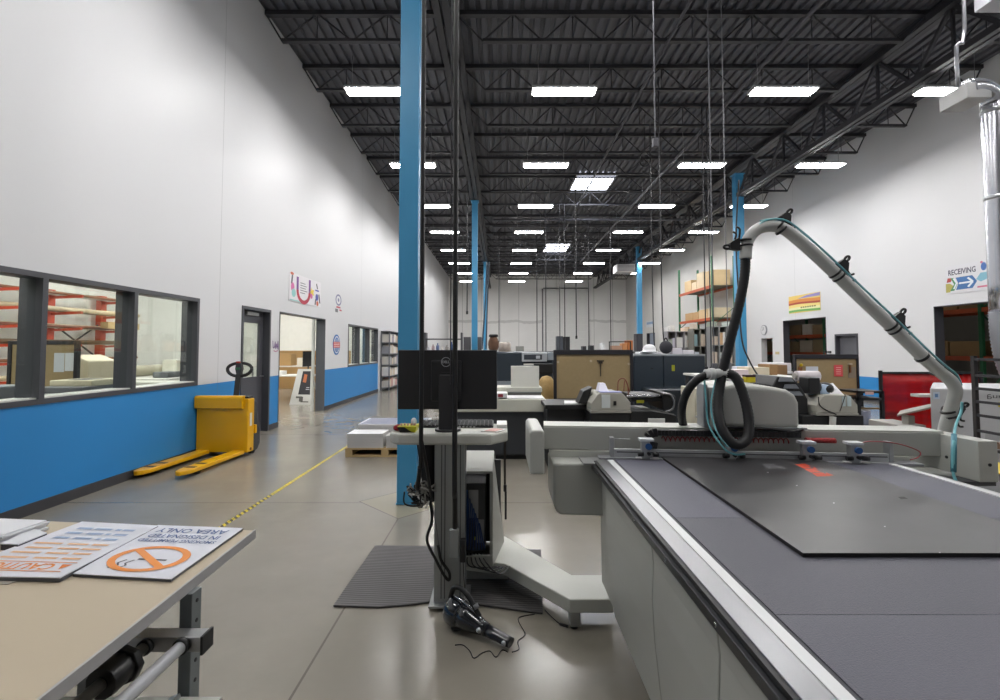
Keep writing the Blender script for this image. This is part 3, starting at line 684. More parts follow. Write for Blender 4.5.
for x in (-5.9, -5.0): B(x-.04, x+.04, 7.48, 7.56, .05, .74).build('leg', M('#77787a', .5), t); B(x-.04, x+.04, 7.2, 7.8, 0, .05).build('foot', M('#77787a', .5), t)
MB().cyl((-5.9, 7.42, .55), (-5.0, 7.42, .55), .05).build('paper_roll', wht, t)

# ================================================================== SIGN TABLE (bottom left corner)
ZT = .9
tl = M('#b3a68f', .45, 0, .03, 4); alu = M('#b8b9bb', .35, .85, .04, 20); gsteel = M('#74797a', .45, .3)
c = [fl(254,530,ZT), fl(50,520.8,ZT), fl(-330,506,ZT), (-1.5,.45,ZT), (-.5,.35,ZT)]
near = fl(36,700,ZT); d = Vector(near)-Vector(c[0]); pn = Vector(c[0]) + d*1.55
c = [c[0], c[1], c[2], (c[2][0], pn.y, ZT), (pn.x, pn.y, ZT)]
t = thing('sign_table', 'beige topped work table with a roll holder under its edge', 'table', (-1.4, 1.1, 0))
MB().slab([(p[0], p[1], ZT-.024) for p in c], .024).build('tabletop', [tl], t, .004)
e0, e1 = Vector(c[0]), Vector(c[4]); u = (e1-e0).normalized(); nrm = Vector((-u.y, u.x, 0)); nrm = nrm if nrm.x > 0 else -nrm
MB().hexa([e0+Vector((0,0,-.026)), e0+nrm*.006+Vector((0,0,-.026)), e1+nrm*.006+Vector((0,0,-.026)), e1+Vector((0,0,-.026))],
          [e0+Vector((0,0,.001)), e0+nrm*.006+Vector((0,0,.001)), e1+nrm*.006+Vector((0,0,.001)), e1+Vector((0,0,.001))]).build('edge_strip', M('#a5a4a4', .4, .2), t)
LX, LY = -.800, 1.27
B(LX-.016, LX+.016, LY-.02, LY+.02, 0, ZT-.025).build('leg', gsteel, t, .002)
for k in range(8): MB().cyl((LX+.015, LY, .5+.05*k), (LX+.0175, LY, .5+.05*k), .005, n=8).build('leg_hole', BLK, t)
B(LX-.27, LX-.235, LY-.02, LY+.02, 0, ZT-.025).build('leg', M('#8f9293', .4, .4), t, .002)
B(-1.75, -1.70, 1.45, 1.50, 0, ZT-.025).build('leg', gsteel, t, .002)
B(LX-.9, LX-.85, .6, .65, 0, ZT-.025).build('leg', gsteel, t, .002)
B(LX-.9, LX+.02, LY-.018, LY+.018, .08, .12).build('foot_bar', gsteel, t)
bz = .800
bx0, bx1 = at(134, 632, 1.2)[0], at(202, 640, 1.2)[0]
br = B(bx0-.3, bx1, 1.195, 1.235, bz-.036, bz).build('bracket_bar', alu, t, .002)
B(bx1, bx1+.006, 1.193, 1.237, bz-.042, bz+.002).build('end_cap', BLK, br)
MB().bar((LX+.0, LY-.035, .62), (LX-.30, LY-.035, .50), .02, .03).build('brace', M('#9fa2a2', .4, .5), t)
B(LX-.3, LX+.10, 1.21, 1.245, .60, .625).build('lower_bar', M('#bcbcb6', .45), t)
ra = Vector((at(183,637,1.195)[0], 1.195, bz-.018)); MB().cyl(ra, ra+Vector((0,-.75,0)), .0145, n=20).build('steel_roller', M('#d3d4d8', .3, .55, .02), t)
MB().cyl(ra+Vector((0,.001,0)), ra+Vector((0,-.012,0)), .019, n=18).build('roller_collar', BLK, t)
rb = Vector((at(147,637,1.195)[0], 1.195, bz-.02)); MB().cyl(rb, rb+Vector((0,-.75,0)), .0135, n=20).build('roll_core', M('#77746c', .3, .7), t)
MB().cyl(rb+Vector((0,.001,0)), rb+Vector((0,-.012,0)), .018, n=18).build('roller_collar', BLK, t)
hb = rb+Vector((0,-.06,0)); MB().cyl(hb, hb+Vector((0,-.075,0)), .034, n=12).cyl(hb+Vector((0,-.002,0)), hb+Vector((0,-.02,0)), .042, n=8).build('core_chuck', M('#111112', .35), t, .002)
MB().tube([rb+Vector((.0,-.30,-.09)), rb+Vector((.02,-.12,-.075))], .02, 12).build('cardboard_core', M('#b9b4a6', .6), t)

def board(name, label, px, th, col='#cfd1da', z0=ZT+.001, edge='#55565c'):
    P4 = [Vector(fl(a, b, z0+th)) for a, b in px]     # order: near-left, near-right, far-right, far-left as seen
    s = thing(name, label, 'sign', (P4[0]+P4[2])/2 * 1 - Vector((0,0,th)))
    MB().slab([(p.x, p.y, z0) for p in P4], th*.8).build('core', M(edge, .5), s)
    MB().slab([(p.x, p.y, z0+th*.8) for p in P4], th*.2).build('face', M(col, .35, var=.02), s)
    return s, Quad(P4[2], P4[3], P4[0], P4[1])          # reads upside down from here
s, q = board('printed_sign', 'white sign with orange circle around a smoking cigarette, on the table', [(73,573.5),(171,579),(243,528),(158,525)], .008)
ORG = '#e08a3c'; NAV = '#3f5a8c'
deco(q, s, 'orange_circle', ORG, lambda m, d: (q.ring(m, .5, .70, .40, .235, .80, d), q.stroke(m, [(.27,.835),(.73,.565)], .026, d, .6)))
deco(q, s, 'cigarette', '#44444f', lambda m, d: (q.stroke(m, [(.30,.72),(.60,.72)], .012, d*.7, .6), q.stroke(m, [(.62,.74),(.66,.80),(.62,.84),(.68,.89)], .006, d*.7, .6), q.stroke(m, [(.70,.74),(.74,.80),(.70,.84),(.76,.89)], .006, d*.7, .6)))
mb = MB(); q.text(mb, 'SMOKING PERMITTED', .07, .93, .325, .385, .0012, .01); q.text(mb, 'IN DESIGNATED', .10, .90, .215, .295, .0012, .01); q.text(mb, 'AREA ONLY', .10, .90, .075, .175, .0012, .01); mb.build('lettering', M(NAV, .5, var=0), s)
s, q = board('printed_sign', 'white caution sign with rows of orange and blue lettering', [(-62,575),(60,577.5),(158,525.5),(82,521.5)], .012)
mb = MB(); q.text(mb, 'CAUTION', .22, .90, .80, .90, .0012, .02); q.rect(mb, .08, .92, .775, .785); q.rect(mb, .08, .92, .915, .925); mb.build('orange_heading', M(ORG, .5, var=0), s)
deco(q, s, 'warning_triangle', '#e07a2c', lambda m, d: q.poly(m, [(.09,.81),(.18,.81),(.135,.89)], d))
deco(q, s, 'orange_lines', '#dcae84', lambda m, d: [q.rect(m, a+.02*random.random(), a+.02+(b-a)*random.uniform(.85,1), .70-k*.085, .73-k*.085, d) for k in range(4) for a, b in ((.1,.28),(.32,.55),(.6,.88))])
deco(q, s, 'blue_lines', '#8fa3c2', lambda m, d: [q.rect(m, a+.03*random.random(), a+.02+(b-a)*random.uniform(.75,1), .33-k*.10, .37-k*.10, d) for k in range(3) for a, b in ((.12,.26),(.3,.36),(.4,.6),(.64,.86))])
s, q = board('blank_panel', 'plain panel underneath the caution sign, only its edge showing', [(-90,586),(8,584),(20,580),(-60,581)], .0009, '#bdb6ab')
# stack of white sheets and a small dark-backed card at the far left
P4 = [fl(a, b, ZT+.03) for a, b in ((-70,535),(0,537),(48,521),(-5,519))]
s = thing('sheet_stack', 'thick stack of white sheets at the far corner of the table', 'stack', Vector(P4[0])-Vector((0,0,.03)))
mb = MB()
for k in range(6): mb.slab([(p[0]+.004*math.sin(k*2.1), p[1]+.003*math.cos(k*1.7), ZT+.001+k*.0055) for p in P4], .005)
mb.build('sheets', M('#d9dadf', .35, var=.02), s)
P4 = [fl(a, b, ZT+.022) for a, b in ((1,543),(18,543.5),(47,532),(32,527))]
s = thing('sample_card', 'small white card with a thick dark edge by the sheet stack', 'card', Vector(P4[0])-Vector((0,0,.02)))
MB().slab([(p[0], p[1], ZT+.001) for p in P4], .016).build('core', M('#3b3b40', .5), s); MB().slab([(p[0], p[1], ZT+.017) for p in P4], .003).build('face', M('#d0d2d8', .35), s)
# ================================================================== FLATBED CUTTING TABLE
CRM = M('#aaaba5', .42, var=.03); CRM2 = M('#babbb5', .4, var=.03); ALU = M('#bfc0c2', .3, .9, .03, 30); STEEL = M('#d0d1d3', .2, 1, .03, 3)
SIL = M('#a9abad', .4, .6); BLK2 = M('#141416', .45); TEAL = M('#6fb2bb', .35); NAVY = M('#1f4f88', .35); GRYP = M('#bcbdba', .4, var=.03)
ZB = .9; XA, XBR = .515, 2.02; YN, YFB = -.5, 2.63
cut = thing('cutting_table', 'big grey flatbed cutting table with a bridge carrying a cutting head', 'cutting machine', (1.27, 1.1, 0))
# side body in panels, slightly bulged, tapering in towards the floor
def side_panel(y0, y1, name):
    pr = [(.497,.855),(.502,.80),(.497,.68),(.503,.55),(.518,.40),(.536,.25),(.545,.235),(.66,.235),(.66,.855)]
    return MB().prism([(a, b) for a, b in pr], 'y', y0, y1)
# prism('y') takes (x,z) pairs
for a, b in ((YN, 1.125), (1.130, 1.60), (1.605, 2.30)): side_panel(a, b, '').build('side_panel', CRM, cut, .004)
MB().prism([(.545,.84),(.547,.68),(.55,.40),(.552,.235),(.68,.235),(.68,.84)], 'y', 2.305, 2.66).build('side_panel', CRM, cut, .004)
B(.74, 1.98, YN, 2.60, .10, .84).build('body', CRM, cut, .01)
for y in (-.3, 1.42, 2.45):
    for x in (.72, 1.85): MB().cyl((x, y, 0), (x, y, .02), .04).cyl((x, y, .02), (x, y, .12), .015).build('foot', BLK, cut)
B(.49, .512, YN, 2.62, .858, .885).build('lower_rail', M('#4c4d50', .3, .8), cut, .002)
mb = MB()
for k in range(9): mb.cyl((.4885, -.2+.33*k, .872), (.492, -.2+.33*k, .872), .006, n=8)
mb.build('rail_bolts', STEEL, cut)
B(XA-.012, XA, YN, 2.60, .886, .899).build('rail_lip', BLK2, cut)
B(XA, .575, YN, 2.60, .875, .903).build('polished_rail', M('#9c9da0', .34, 1, .03, 3), cut, .002)
B(.575, .605, YN, 2.60, .878, .905).build('white_rail', M('#d9dadc', .35), cut, .001)
def felt(c, rough=.5): return M(c, rough, 0, .10, 90, .25, 260)
for a, b, c in ((YN, 1.108, '#555560'), (1.11, 1.728, '#50505a'), (1.73, 2.62, '#5a5a67')): B(.622, XBR-.006, a, b, .86, .9).build('felt_bed', felt(c), cut)  # far strip lighter and bluer: its reflected sheen is put into the colour
B(.6055, .6215, YN, 2.62, .86, .897).build('edge_groove', M('#48484f', .6), cut)
B(XBR-.005, XBR+.03, YN, 2.60, .86, .904).build('white_rail', M('#d9dadc', .35), cut, .001)
B(XBR+.032, XBR+.11, YN, 2.45, .85, .885).build('side_rail', ALU, cut, .002)
B(.60, 2.05, 2.60, 2.72, .80, .885).build('bed_end', M('#77787a', .4, .5), cut)
# bridge frame: local x along the bridge, y away from the view, turned slightly
ga = math.radians(-5.2); GM = Matrix.Translation((.25, 2.775, 0)) @ Matrix.Rotation(ga, 4, 'Z')
def G(mb, name, mat, parent, bev=0): return mb.at_(GM).build(name, mat, parent, bev)
br = G(B(0, 2.13, 0, .17, .925, 1.05), 'bridge_beam', CRM, cut, .004)
G(B(0, 2.13, .005, .175, 1.0505, 1.058), 'beam_top_cover', CRM2, br, .002)
G(B(.03, 1.95, -.012, .05, .885, .922), 'beam_lower_lip', CRM2, br, .003)
# end caps lie square to the hall
MB().prism([(.158,.835),(.235,.835),(.235,1.055),(.225,1.068),(.168,1.068),(.158,1.05)], 'y', 2.56, 3.0).build('end_cap', CRM2, br, .01)
B(2.35, 2.445, 2.38, 2.87, .845, 1.045).build('end_cap', CRM2, br, .004)
MB().cyl((2.40, 2.379, .93), (2.40, 2.375, .93), .008).cyl((2.3495, 2.55, .93), (2.346, 2.55, .93), .008).build('lock_hole', BLK, br)
B(2.12, 2.45, 2.40, 2.80, .822, .843).build('cap_plate', M('#4a4a4c', .5), br)
B(2.05, 2.34, 2.5, 2.78, .80, .86).build('carriage_bracket', CRM2, br, .01)
pr = [(.285,.70),(.288,.66),(.30,.63),(.325,.612),(.56,.605),(.56,.885),(.285,.885)]
MB().prism(pr, 'y', 2.60, 2.90).build('carriage_cover', CRM, cut, .012)
B(.44, .57, 2.56, 2.72, .885, .895).build('carriage_plate', M('#9b9c9c', .4, .4), cut, .002)
MB().cyl((.53, 2.59, .885), (.53, 2.55, .885), .016, n=12).build('bumper_roller', M('#d5d5d0', .4), cut)
# front rail with four clamp modules
rl = G(B(.37, 1.80, -.075, -.05, .905, .948), 'front_rail', M('#b9bbbe', .35, .35), cut, .002)
G(B(.40, 1.79, -.079, -.0755, .93, .936), 'rail_slot', M('#5a5b5e', .5), rl)
G(B(.30, 1.95, -.10, -.03, .893, .9045), 'rail_foot', M('#a6a7ac', .4, .4), rl)
for x in (.365, 1.80): G(MB().box(x, x+.022, -.078, -.03, .905, 1.01), 'rail_bracket', SIL, rl, .002)
G(MB().cyl((.376, -.055, 1.0), (.475, -.055, 1.0), .003, n=6), 'thin_rod', SIL, rl)
def local_x(px):   # where the bridge front is seen at this pixel column
    best = min(range(0, 2200), key=lambda i: abs((lambda p: 500+480*p.x/p.y)(GM @ Vector((i/1000, -.06, 1))) - px)); return best/1000
for px in (644, 727, 801, 847):
    x = local_x(px); m_ = G(B(x-.03, x+.016, -.11, -.076, .905, .998), 'clamp_module', SIL, cut, .003)
    G(B(x-.04, x+.036, -.115, -.06, .998, 1.012), 'module_cap', M('#d6d9dd', .3), m_, .002)
    G(MB().cyl((x+.006, -.125, .972), (x+.006, -.10, .972), .017, n=14), 'blue_valve', NAVY, m_)
    G(MB().cyl((x+.006, -.13, .935), (x+.006, -.10, .935), .009, n=10).cyl((x-.05, -.11, .93), (x-.02, -.11, .93), .012, n=10).cyl((x+.03, -.11, .93), (x+.06, -.11, .93), .012, n=10), 'black_knobs', BLK2, m_)
    G(B(x-.06, x-.03, -.12, -.09, .906, .912).box(x+.03, x+.06, -.12, -.09, .906, .912), 'white_pad', M('#dcdcda', .4), m_)
# energy chain and red coiled hose on the bridge front
x0, x1 = local_x(657), local_x(800); mb = MB(); n = 40
for k in range(n): mb.box(x0+(x1-x0)*k/n, x0+(x1-x0)*(k+.92)/n, -.05, -.005, 1.02, 1.05)
for k in range(7):
    a = PI/2 + k*PI/7; a2 = PI/2 + (k+.9)*PI/7; cz = .995
    mb.bar((x0+.055*math.cos(a), -.028, cz+.04*math.sin(a)), (x0+.055*math.cos(a2), -.028, cz+.04*math.sin(a2)), .045, .022, up=(0,1,0))
G(mb, 'energy_chain', BLK2, br)
def coil(xa, xb, turns, r, z, y): return [(xa+(xb-xa)*i/(turns*8), y+r*math.cos(i*PI/4), z+r*math.sin(i*PI/4)) for i in range(turns*8+1)]
G(MB().tube(coil(local_x(662), local_x(790), 26, .013, 1.0, -.03), .0032, 5), 'red_air_hose', M('#8e2a2c', .4), br)
G(MB().tube(coil(local_x(806), local_x(836), 22, .012, 1.005, -.03), .003, 5), 'red_air_hose', M('#b23a3c', .4), br)
xa = local_x(850); G(MB().tube([(xa,-.1,1.0),(xa+.06,-.09,1.015),(xa+.2,-.08,1.005),(xa+.30,-.09,.97),(xa+.29,-.10,.94),(xa+.25,-.10,.925)], .003, 5, sub=5), 'red_air_hose', M('#8e2a2c', .4), br)
# cutting head on the bridge
xh0, xh1 = local_x(722), local_x(804)
hd = G(MB().prism([(xh0,1.06),(xh1+.0,1.06),(xh1,1.20),(xh1-.02,1.245),(xh1-.06,1.272),(xh1-.12,1.285),(xh0+.1,1.30),(xh0+.03,1.29),(xh0,1.26)], 'y', .0, .42), 'cutting_head', CRM2, cut, .025)
hd.modifiers['bevel'].segments = 4
G(B(xh0-.055, xh0-.004, -.02, .20, 1.06, 1.285), 'head_bracket', M('#a8aaa6', .4), hd, .006)
G(B(xh0-.085, xh0-.06, .0, .12, 1.06, 1.30), 'bracket_post', SIL, hd, .004)
G(MB().tube([(xh0+.02,-.03,1.07),(xh0+.25,-.03,1.062),(xh1-.15,-.03,1.06),(xh1-.06,-.04,1.05),(xh1+.0,-.02,1.062)], .009, 6, sub=5), 'black_cable', BLK2, hd)
G(B(xh0+.0, xh1+.03, -.012, .43, 1.0585, 1.068), 'head_base', SIL, hd)
# hose fitting, suction hose loops
yo = 2.62
def pp(px, py, y=yo): return at(px, py, y)
MB().cyl(pp(705,374), pp(728,373), .026, n=12).cyl(pp(709,374), pp(714,374), .033, n=12).build('hose_fitting', M('#c9cac8', .4), hd)
HOSE = M('#19191b', .5, bump=.0)
def hose(name, pts, r, par, mat=HOSE, sub=14): return MB().tube(pts, r, 12, sub=sub, ribs=.06).build(name, mat, par)
hose('suction_hose', [pp(745.5,256),pp(744.5,275),pp(739,305),pp(729,345),pp(721,380),pp(718,405,2.58),pp(722,428,2.52),pp(734,444,2.48),pp(746,440,2.49),pp(749,424,2.52),pp(745,400,2.56),pp(736,378,2.6),pp(726,373,2.62)], .0265, hd)
hose('suction_hose', [pp(707,375),pp(697,380,2.64),pp(687,392,2.68),pp(682,408,2.72),pp(683,424,2.80),pp(690,436,2.9),pp(700,442,3.0)], .0235, hd)
MB().tube([pp(704,376),pp(706,400,2.6),pp(709,425,2.58),pp(722,446,2.5),pp(733,454,2.48),pp(745,454,2.48)], .005, 6, sub=6).tube([pp(716,378),pp(711,405,2.57),pp(716,430,2.5),pp(728,447,2.46)], .004, 6, sub=6).build('teal_tube', TEAL, hd)
# bent suction pipe rising from the right end, with clamps and teal tubes
P = [pp(943,445,2.75),pp(946,425,2.74),pp(953,402,2.72),pp(955.5,391,2.7),pp(951,381,2.69),pp(940,372,2.68),pp(925,359),pp(897,332),pp(860,297),pp(820,259),pp(795,237),pp(783,228.5),pp(772,226),pp(760,228),pp(751,235),pp(746.5,245),pp(745.5,259)]
pa = MB().tube(P, .032, 16, sub=6).build('suction_pipe', GRYP, cut)
def off(P, dx, dz, dy=-.02): return [(p[0]+dx, p[1]+dy, p[2]+dz) for p in P]
MB().tube(off(P[3:-2], .016, .034), .0055, 6, sub=6).build('teal_tube', TEAL, pa)
MB().tube(off(P[5:-3], .004, .040, .005), .005, 6, sub=6).build('teal_tube', M('#6fb0ba', .3), pa)
MB().tube([pp(962,402),pp(961,412),pp(956,425,2.58),pp(954,440,2.45),pp(953,470,2.42),pp(956,481,2.40)], .007, 6, sub=6).build('teal_tube', TEAL, pa)
MB().cyl(pp(954,434,2.46), pp(953.5,472,2.42), .012).build('teal_sleeve', M('#3f7f92', .35), pa)
def clamp(p, d, parent):
    p = Vector(p); d = Vector(d).normalized(); n = Vector((-d.z, 0, d.x)); n = n if n.z > 0 or abs(n.z) < .2 else -n
    mb = MB(); mb.cyl(p-d*.02, p-d*.009, .036, n=18).cyl(p+d*.009, p+d*.02, .036, n=18)
    c = mb.build('pipe_clamp', BLK2, cut)
    mb = MB(); b = p + n*.040
    mb.hexa([b-d*.045+Vector((0,-.02,0)), b+d*.03+Vector((0,-.02,0)), b+d*.03+Vector((0,.02,0)), b-d*.045+Vector((0,.02,0))], [b-d*.035+n*.05+Vector((0,-.012,0)), b-d*.002+n*.05+Vector((0,-.012,0)), b-d*.002+n*.05+Vector((0,.012,0)), b-d*.035+n*.05+Vector((0,.012,0))])
    e = b - d*.022 + n*.05; mb.tube([e + (d*math.cos(a)*.010 + n*(.014+math.sin(a)*.018)) for a in [k*2*PI/14 for k in range(15)]], .007, 6)
    mb.tube([b+d*.02+n*.02, b+d*.05+n*.012, b+d*.062+n*.03], .006, 6, sub=3).tube([b+d*.01+n*.0, b+d*.075-n*.01, b+d*.09+n*.012], .006, 6, sub=3)
    mb.build('cable_hook', BLK2, c)
dd = Vector(pp(897,332)) - Vector(pp(820,259))
clamp(pp(837,275), dd, pa); clamp(pp(893,328), dd, pa); clamp(pp(779.5,228), dd*1, pa)
clamp(pp(745.8,243), (0,0,1), pa); clamp(pp(949,414,2.73), (.03,0,-.1), pa)
MB().cyl(pp(921,356), pp(923,358), .036, n=18).build('cable_tie', BLK2, pa); MB().cyl(pp(936,369,2.68), pp(938,371,2.68), .036, n=18).build('cable_tie', BLK2, pa)

# black foam board on the bed
ZM = .901; c4 = [fl(803,553,ZM+.012), (1.70,1.405,0), (1.70,2.585,0), fl(661,456,ZM+.012)]
brd = thing('foam_board', 'large black foam board lying on the grey bed of the cutting table', 'board', (1.3, 2.0, ZM))
MB().slab([(p[0], p[1], ZM) for p in c4], .010).build('core', M('#0c0c0d', .6), brd)
fm, nb = newmat('board_sheen'); P_, _p = nb.pos()
nb.link(nb.mix(nb.noise(P_, 2.2), lin('#3a393a'), lin('#444346')), 'Base Color'); nb.link(nb.m('ADD', nb.m('MULTIPLY', nb.noise(P_, 3.5), .12), .27), 'Roughness')
MB().slab([(p[0], p[1], ZM+.010) for p in c4], .002).build('top_film', fm, brd)
q = Quad((.885,1.42,ZM+.012), (1.70,1.42,ZM+.012), (1.70,2.6,ZM+.012), (.885,2.6,ZM+.012))
def brdmark(name, col, pxs, th=.0012):
    mb = MB()
    for poly in pxs: mb.add([Vector(fl(a, b, ZM+.0125)) for a, b in poly], [tuple(range(len(poly)))])
    mb.build(name, M(col, .5, var=0), brd)
brdmark('orange_lettering', '#d0482a', [[(795,464.5),(802,464),(812,468),(804,468.5)], [(805,463.6),(811,466.2),(806,466.4),(800,463.8)], [(804,469),(813,468.5),(821,472),(811,472.5)], [(814,466.8),(818,469.6),(812,469.8)], [(812,473),(822,472.4),(831,476),(817,476.5)], [(826,472.5),(834,475.4),(826,475.6)]])
brdmark('grey_lettering', '#6d6d70', [[(763,464.5),(767,464.3),(774,468.5),(769,468.6)], [(770,463.8),(775,464.8),(778,467.4),(773,467)], [(777,466.5),(781,466.5),(786,469.4),(781,469.6)]])
brdmark('dark_slot', '#141415', [[(898,497),(904,496.6),(908,498.8),(901,499.2)]])
brdmark('white_specks', '#c9c9cc', [[(x, y), (x+1.6, y), (x+1.6, y+.9), (x, y+.9)] for x, y in ((767,472),(796,485),(833,502.5),(884,526),(939,552))])

# ================================================================== OPERATOR DESK ON A SWING ARM
dk_ = thing('operator_desk', 'light grey operator desk on a post with a swing arm from the cutting table', 'desk', (-.3, 2.92, 0))
DSK = M('#c3c3bb', .4, var=.03)
pl = [(-.60,2.74),(-.57,2.72),(-.05,2.72),(.045,2.83),(.045,3.10),(-.60,3.10),(-.63,3.07),(-.637,2.80)]
MB().prism(pl, 'z', .957, 1.02).build('desktop', DSK, dk_, .012)
pm = MB().box(-.385, -.205, 2.85, 2.97, .03, .956); ps = pm.build('post', M('#a5a8a8', .4, .5, .03), dk_, .006)
mb = MB()
for x in (-.345, -.325, -.235): mb.box(x, x+.006, 2.847, 2.851, .05, .95)
mb.box(-.2055, -.203, 2.875, 2.945, .05, .95); mb.build('post_groove', M('#57595c', .5), ps)
B(-.41, -.18, 2.80, 3.06, .017, .03).build('base_plate', M('#8d9090', .4, .4), dk_, .004)
arm = [(-.25,3.10),(.03,3.02),(.37,2.60),(.60,2.60),(.66,2.88),(.42,2.88),(.036,3.46),(-.25,3.50)]
MB().prism(arm, 'z', .10, .172).build('swing_arm', M('#bcbdb5', .38, var=.03), dk_, .006)
B(.375, .43, 2.615, 2.70, .02, .10).build('leg', M('#9c9d9a', .45, .3), dk_, .004); MB().cyl((.40, 2.655, 0), (.40, 2.655, .02), .022).build('foot', BLK, dk_)
B(-.3, .05, 3.15, 3.45, .02, .10).build('rear_foot', M('#9c9d9a', .45, .3), dk_)
# computer housing on the arm
pc = thing('computer_housing', 'light grey open fronted computer housing standing on the swing arm', 'computer', (-.12, 3.1, .173))
t_ = .018; xa_, xb_, yf, yb2, z0, z1 = -.265, -.045, 2.97, 3.36, .174, .735
fm_ = MB()
fm_.hexa([(xa_,yf,z0),(xa_+t_,yf,z0),(xa_+t_,yb2,z0),(xa_,yb2,z0)], [(xa_,yf,z1),(xa_+t_,yf,z1),(xa_+t_+.0,yb2,z1+.045),(xa_,yb2,z1+.045)])
fm_.hexa([(xb_-t_,yf,z0),(xb_,yf,z0),(.03,yb2,z0),(.012,yb2,z0)], [(xb_-t_,yf,z1),(xb_,yf,z1),(xb_+.005,yb2,z1+.045),(xb_-t_+.005,yb2,z1+.045)])
fm_.hexa([(xa_,yf,z1),(xb_,yf,z1),(xb_+.005,yb2,z1+.045),(xa_,yb2,z1+.045)], [(xa_,yf,z1+.015),(xb_,yf,z1+.015),(xb_+.005,yb2,z1+.06),(xa_,yb2,z1+.06)])
fm_.box(xa_, xb_, yf, yf+.02, z0, z0+.07); fm_.build('housing', M('#9fa09a', .4, var=.03), pc, .004)
B(xa_+t_+.002, .005, yb2-.02, yb2, z0+.01, z1).build('back_plate', M('#3a3b3e', .5), pc)
tw = MB().box(-.225, -.09, yf+.06, yf+.33, z0+.072, .66).build('computer_tower', M('#3d3e42', .5), pc, .004)
mb = MB().box(-.195, -.135, yf+.054, yf+.059, .45, .62).box(-.15, -.10, yf+.052, yf+.058, .30, .44); mb.build('metal_plate', M('#8b8d90', .4, .6), tw)
mb = MB().box(-.21, -.20, yf+.054, yf+.059, .28, .62)
mb.build('blue_ports', NAVY, tw)
mb = MB()
for k in range(7): mb.tube([(-.20+.012*k, yf+.05, .60-.03*k), (-.19+.014*k, yf+.015, .45-.02*k), (-.20+.018*k, yf+.02, .27)], .004, 5, sub=4)
mb.build('blue_cables', M('#2a467e', .45), pc)
MB().ball((-.155, yf+.03, .335), .010).build('yellow_plug', M('#c9c62a', .4), pc)
mb = MB()
for k in range(5): mb.tube([(-.20+.02*k, yf+.02, .25), (-.19+.03*k, yf-.03, .20-.0*k), (-.12+.03*k, yf-.03-.02*k, .185), (-.02+.02*k, yf-.0, .178)], .0045, 5, sub=5)
mb.build('black_cables', BLK2, pc)

# monitor seen from behind
mo = thing('monitor', 'black flat monitor seen from behind on the operator desk', 'monitor', (-.31, 2.9, 1.02))
x0, z1 = xz(398, 350, 2.86); x1, z0 = xz(497, 409.5, 2.86)
MB().box(x0, x1, 2.86, 2.885, z0, z1).build('back_shell', M('#1c1c1f', .45, bump=.05, bscale=400), mo, .006)
B(x0+.01, x1-.01, 2.886, 2.89, z0+.015, z1-.012).build('screen', M('#0b0c0f', .15), mo)
xc0, xc1 = at(439,380,2.8)[0], at(456,380,2.8)[0]
B(x0+.20, x1-.21, 2.835, 2.86, z0+.05, z1-.06).build('rear_bulge', M('#1a1a1d', .5), mo, .01)
B(xc0, xc1, 2.79, 2.822, 1.024, at(447,375,2.8)[2]).build('stand_neck', M('#2b2b2e', .5), mo, .004)
B(xc0+.01, xc1-.01, 2.822, 2.836, 1.15, 1.36).build('mount_plate', M('#151517', .5), mo)
MB().cyl(((xc0+xc1)/2, 2.835, 1.0205), ((xc0+xc1)/2, 2.835, 1.033), .075, n=28).build('stand_base', M('#2b2b2e', .5), mo)
lc = at(446, 362, 2.834); lq = Quad((lc[0]-.03, 2.8345, lc[2]-.03), (lc[0]+.03, 2.8345, lc[2]-.03), (lc[0]+.03, 2.8345, lc[2]+.03), (lc[0]-.03, 2.8345, lc[2]+.03))
mb = MB(); lq.ring(mb, .5, .5, .48, .48, .86, .001); lq.text(mb, 'DELL', .14, .86, .38, .62, .001, .03); mb.build('round_logo', M('#a9abae', .3, .6, 0), mo)
# keyboard, papers, box tray and a red glove on the desk
kb = thing('keyboard', 'black keyboard lying on the operator desk behind the monitor stand', 'keyboard', (-.22, 3.0, 1.02))
MB().hexa([(-.50,2.93,1.0205),(-.04,2.93,1.0205),(-.04,3.08,1.0205),(-.50,3.08,1.0205)], [(-.50,2.93,1.03),(-.04,2.93,1.03),(-.04,3.08,1.045),(-.50,3.08,1.045)]).build('case', BLK2, kb, .003)
mb = MB()
for r in range(5):
    for k in range(18): x = -.49+.0248*k; y = 2.938+.027*r; z = 1.031+.0027*r; mb.box(x, x+.02, y, y+.021, z, z+.008)
mb.build('keys', M('#2c2d31', .5), kb, .001)
ky = MB()
for k in range(10): ky.box(-.36+.022*k, -.348+.022*k, 2.925, 2.929, 1.023, 1.03)
ky.build('white_marks', M('#c9c9c9', .5), kb)
s = thing('paper', 'white and pink printed sheets at the desk end by the chamfered corner', 'paper', (-.04, 2.85, 1.02))
MB().slab([(-.11,2.79,1.0205),(-.02,2.76,1.0205),(.035,2.86,1.0205),(-.05,2.90,1.0205)], .004).build('sheet', M('#dedcd8', .5), s)
MB().slab([(-.09,2.79,1.0247),(-.03,2.775,1.0247),(.02,2.85,1.0247),(-.045,2.88,1.0247)], .002).build('pink_print', M('#cf9b92', .5), s)
tag(B(-.02, .043, 2.92, 3.09, 1.0205, 1.04).build('paper_pad', M('#e6e6e4', .5), bevel=.002), 'white paper pad at the back corner of the operator desk', 'paper')
s = thing('tool_tray', 'small yellow and black striped tray of bits on the operator desk', 'tray', (-.53, 2.8, 1.02))
x0, zt = xz(398, 426, 2.78); x1, _ = xz(417, 426, 2.78)
MB().hexa([(x0+.012,2.77,1.0205),(x1-.008,2.77,1.0205),(x1-.008,2.86,1.0205),(x0+.012,2.86,1.0205)], [(x0-.0,2.755,zt),(x1,2.755,zt),(x1,2.875,zt),(x0,2.875,zt)]).build('tray', M('#c9c61f', .45), s, .003)
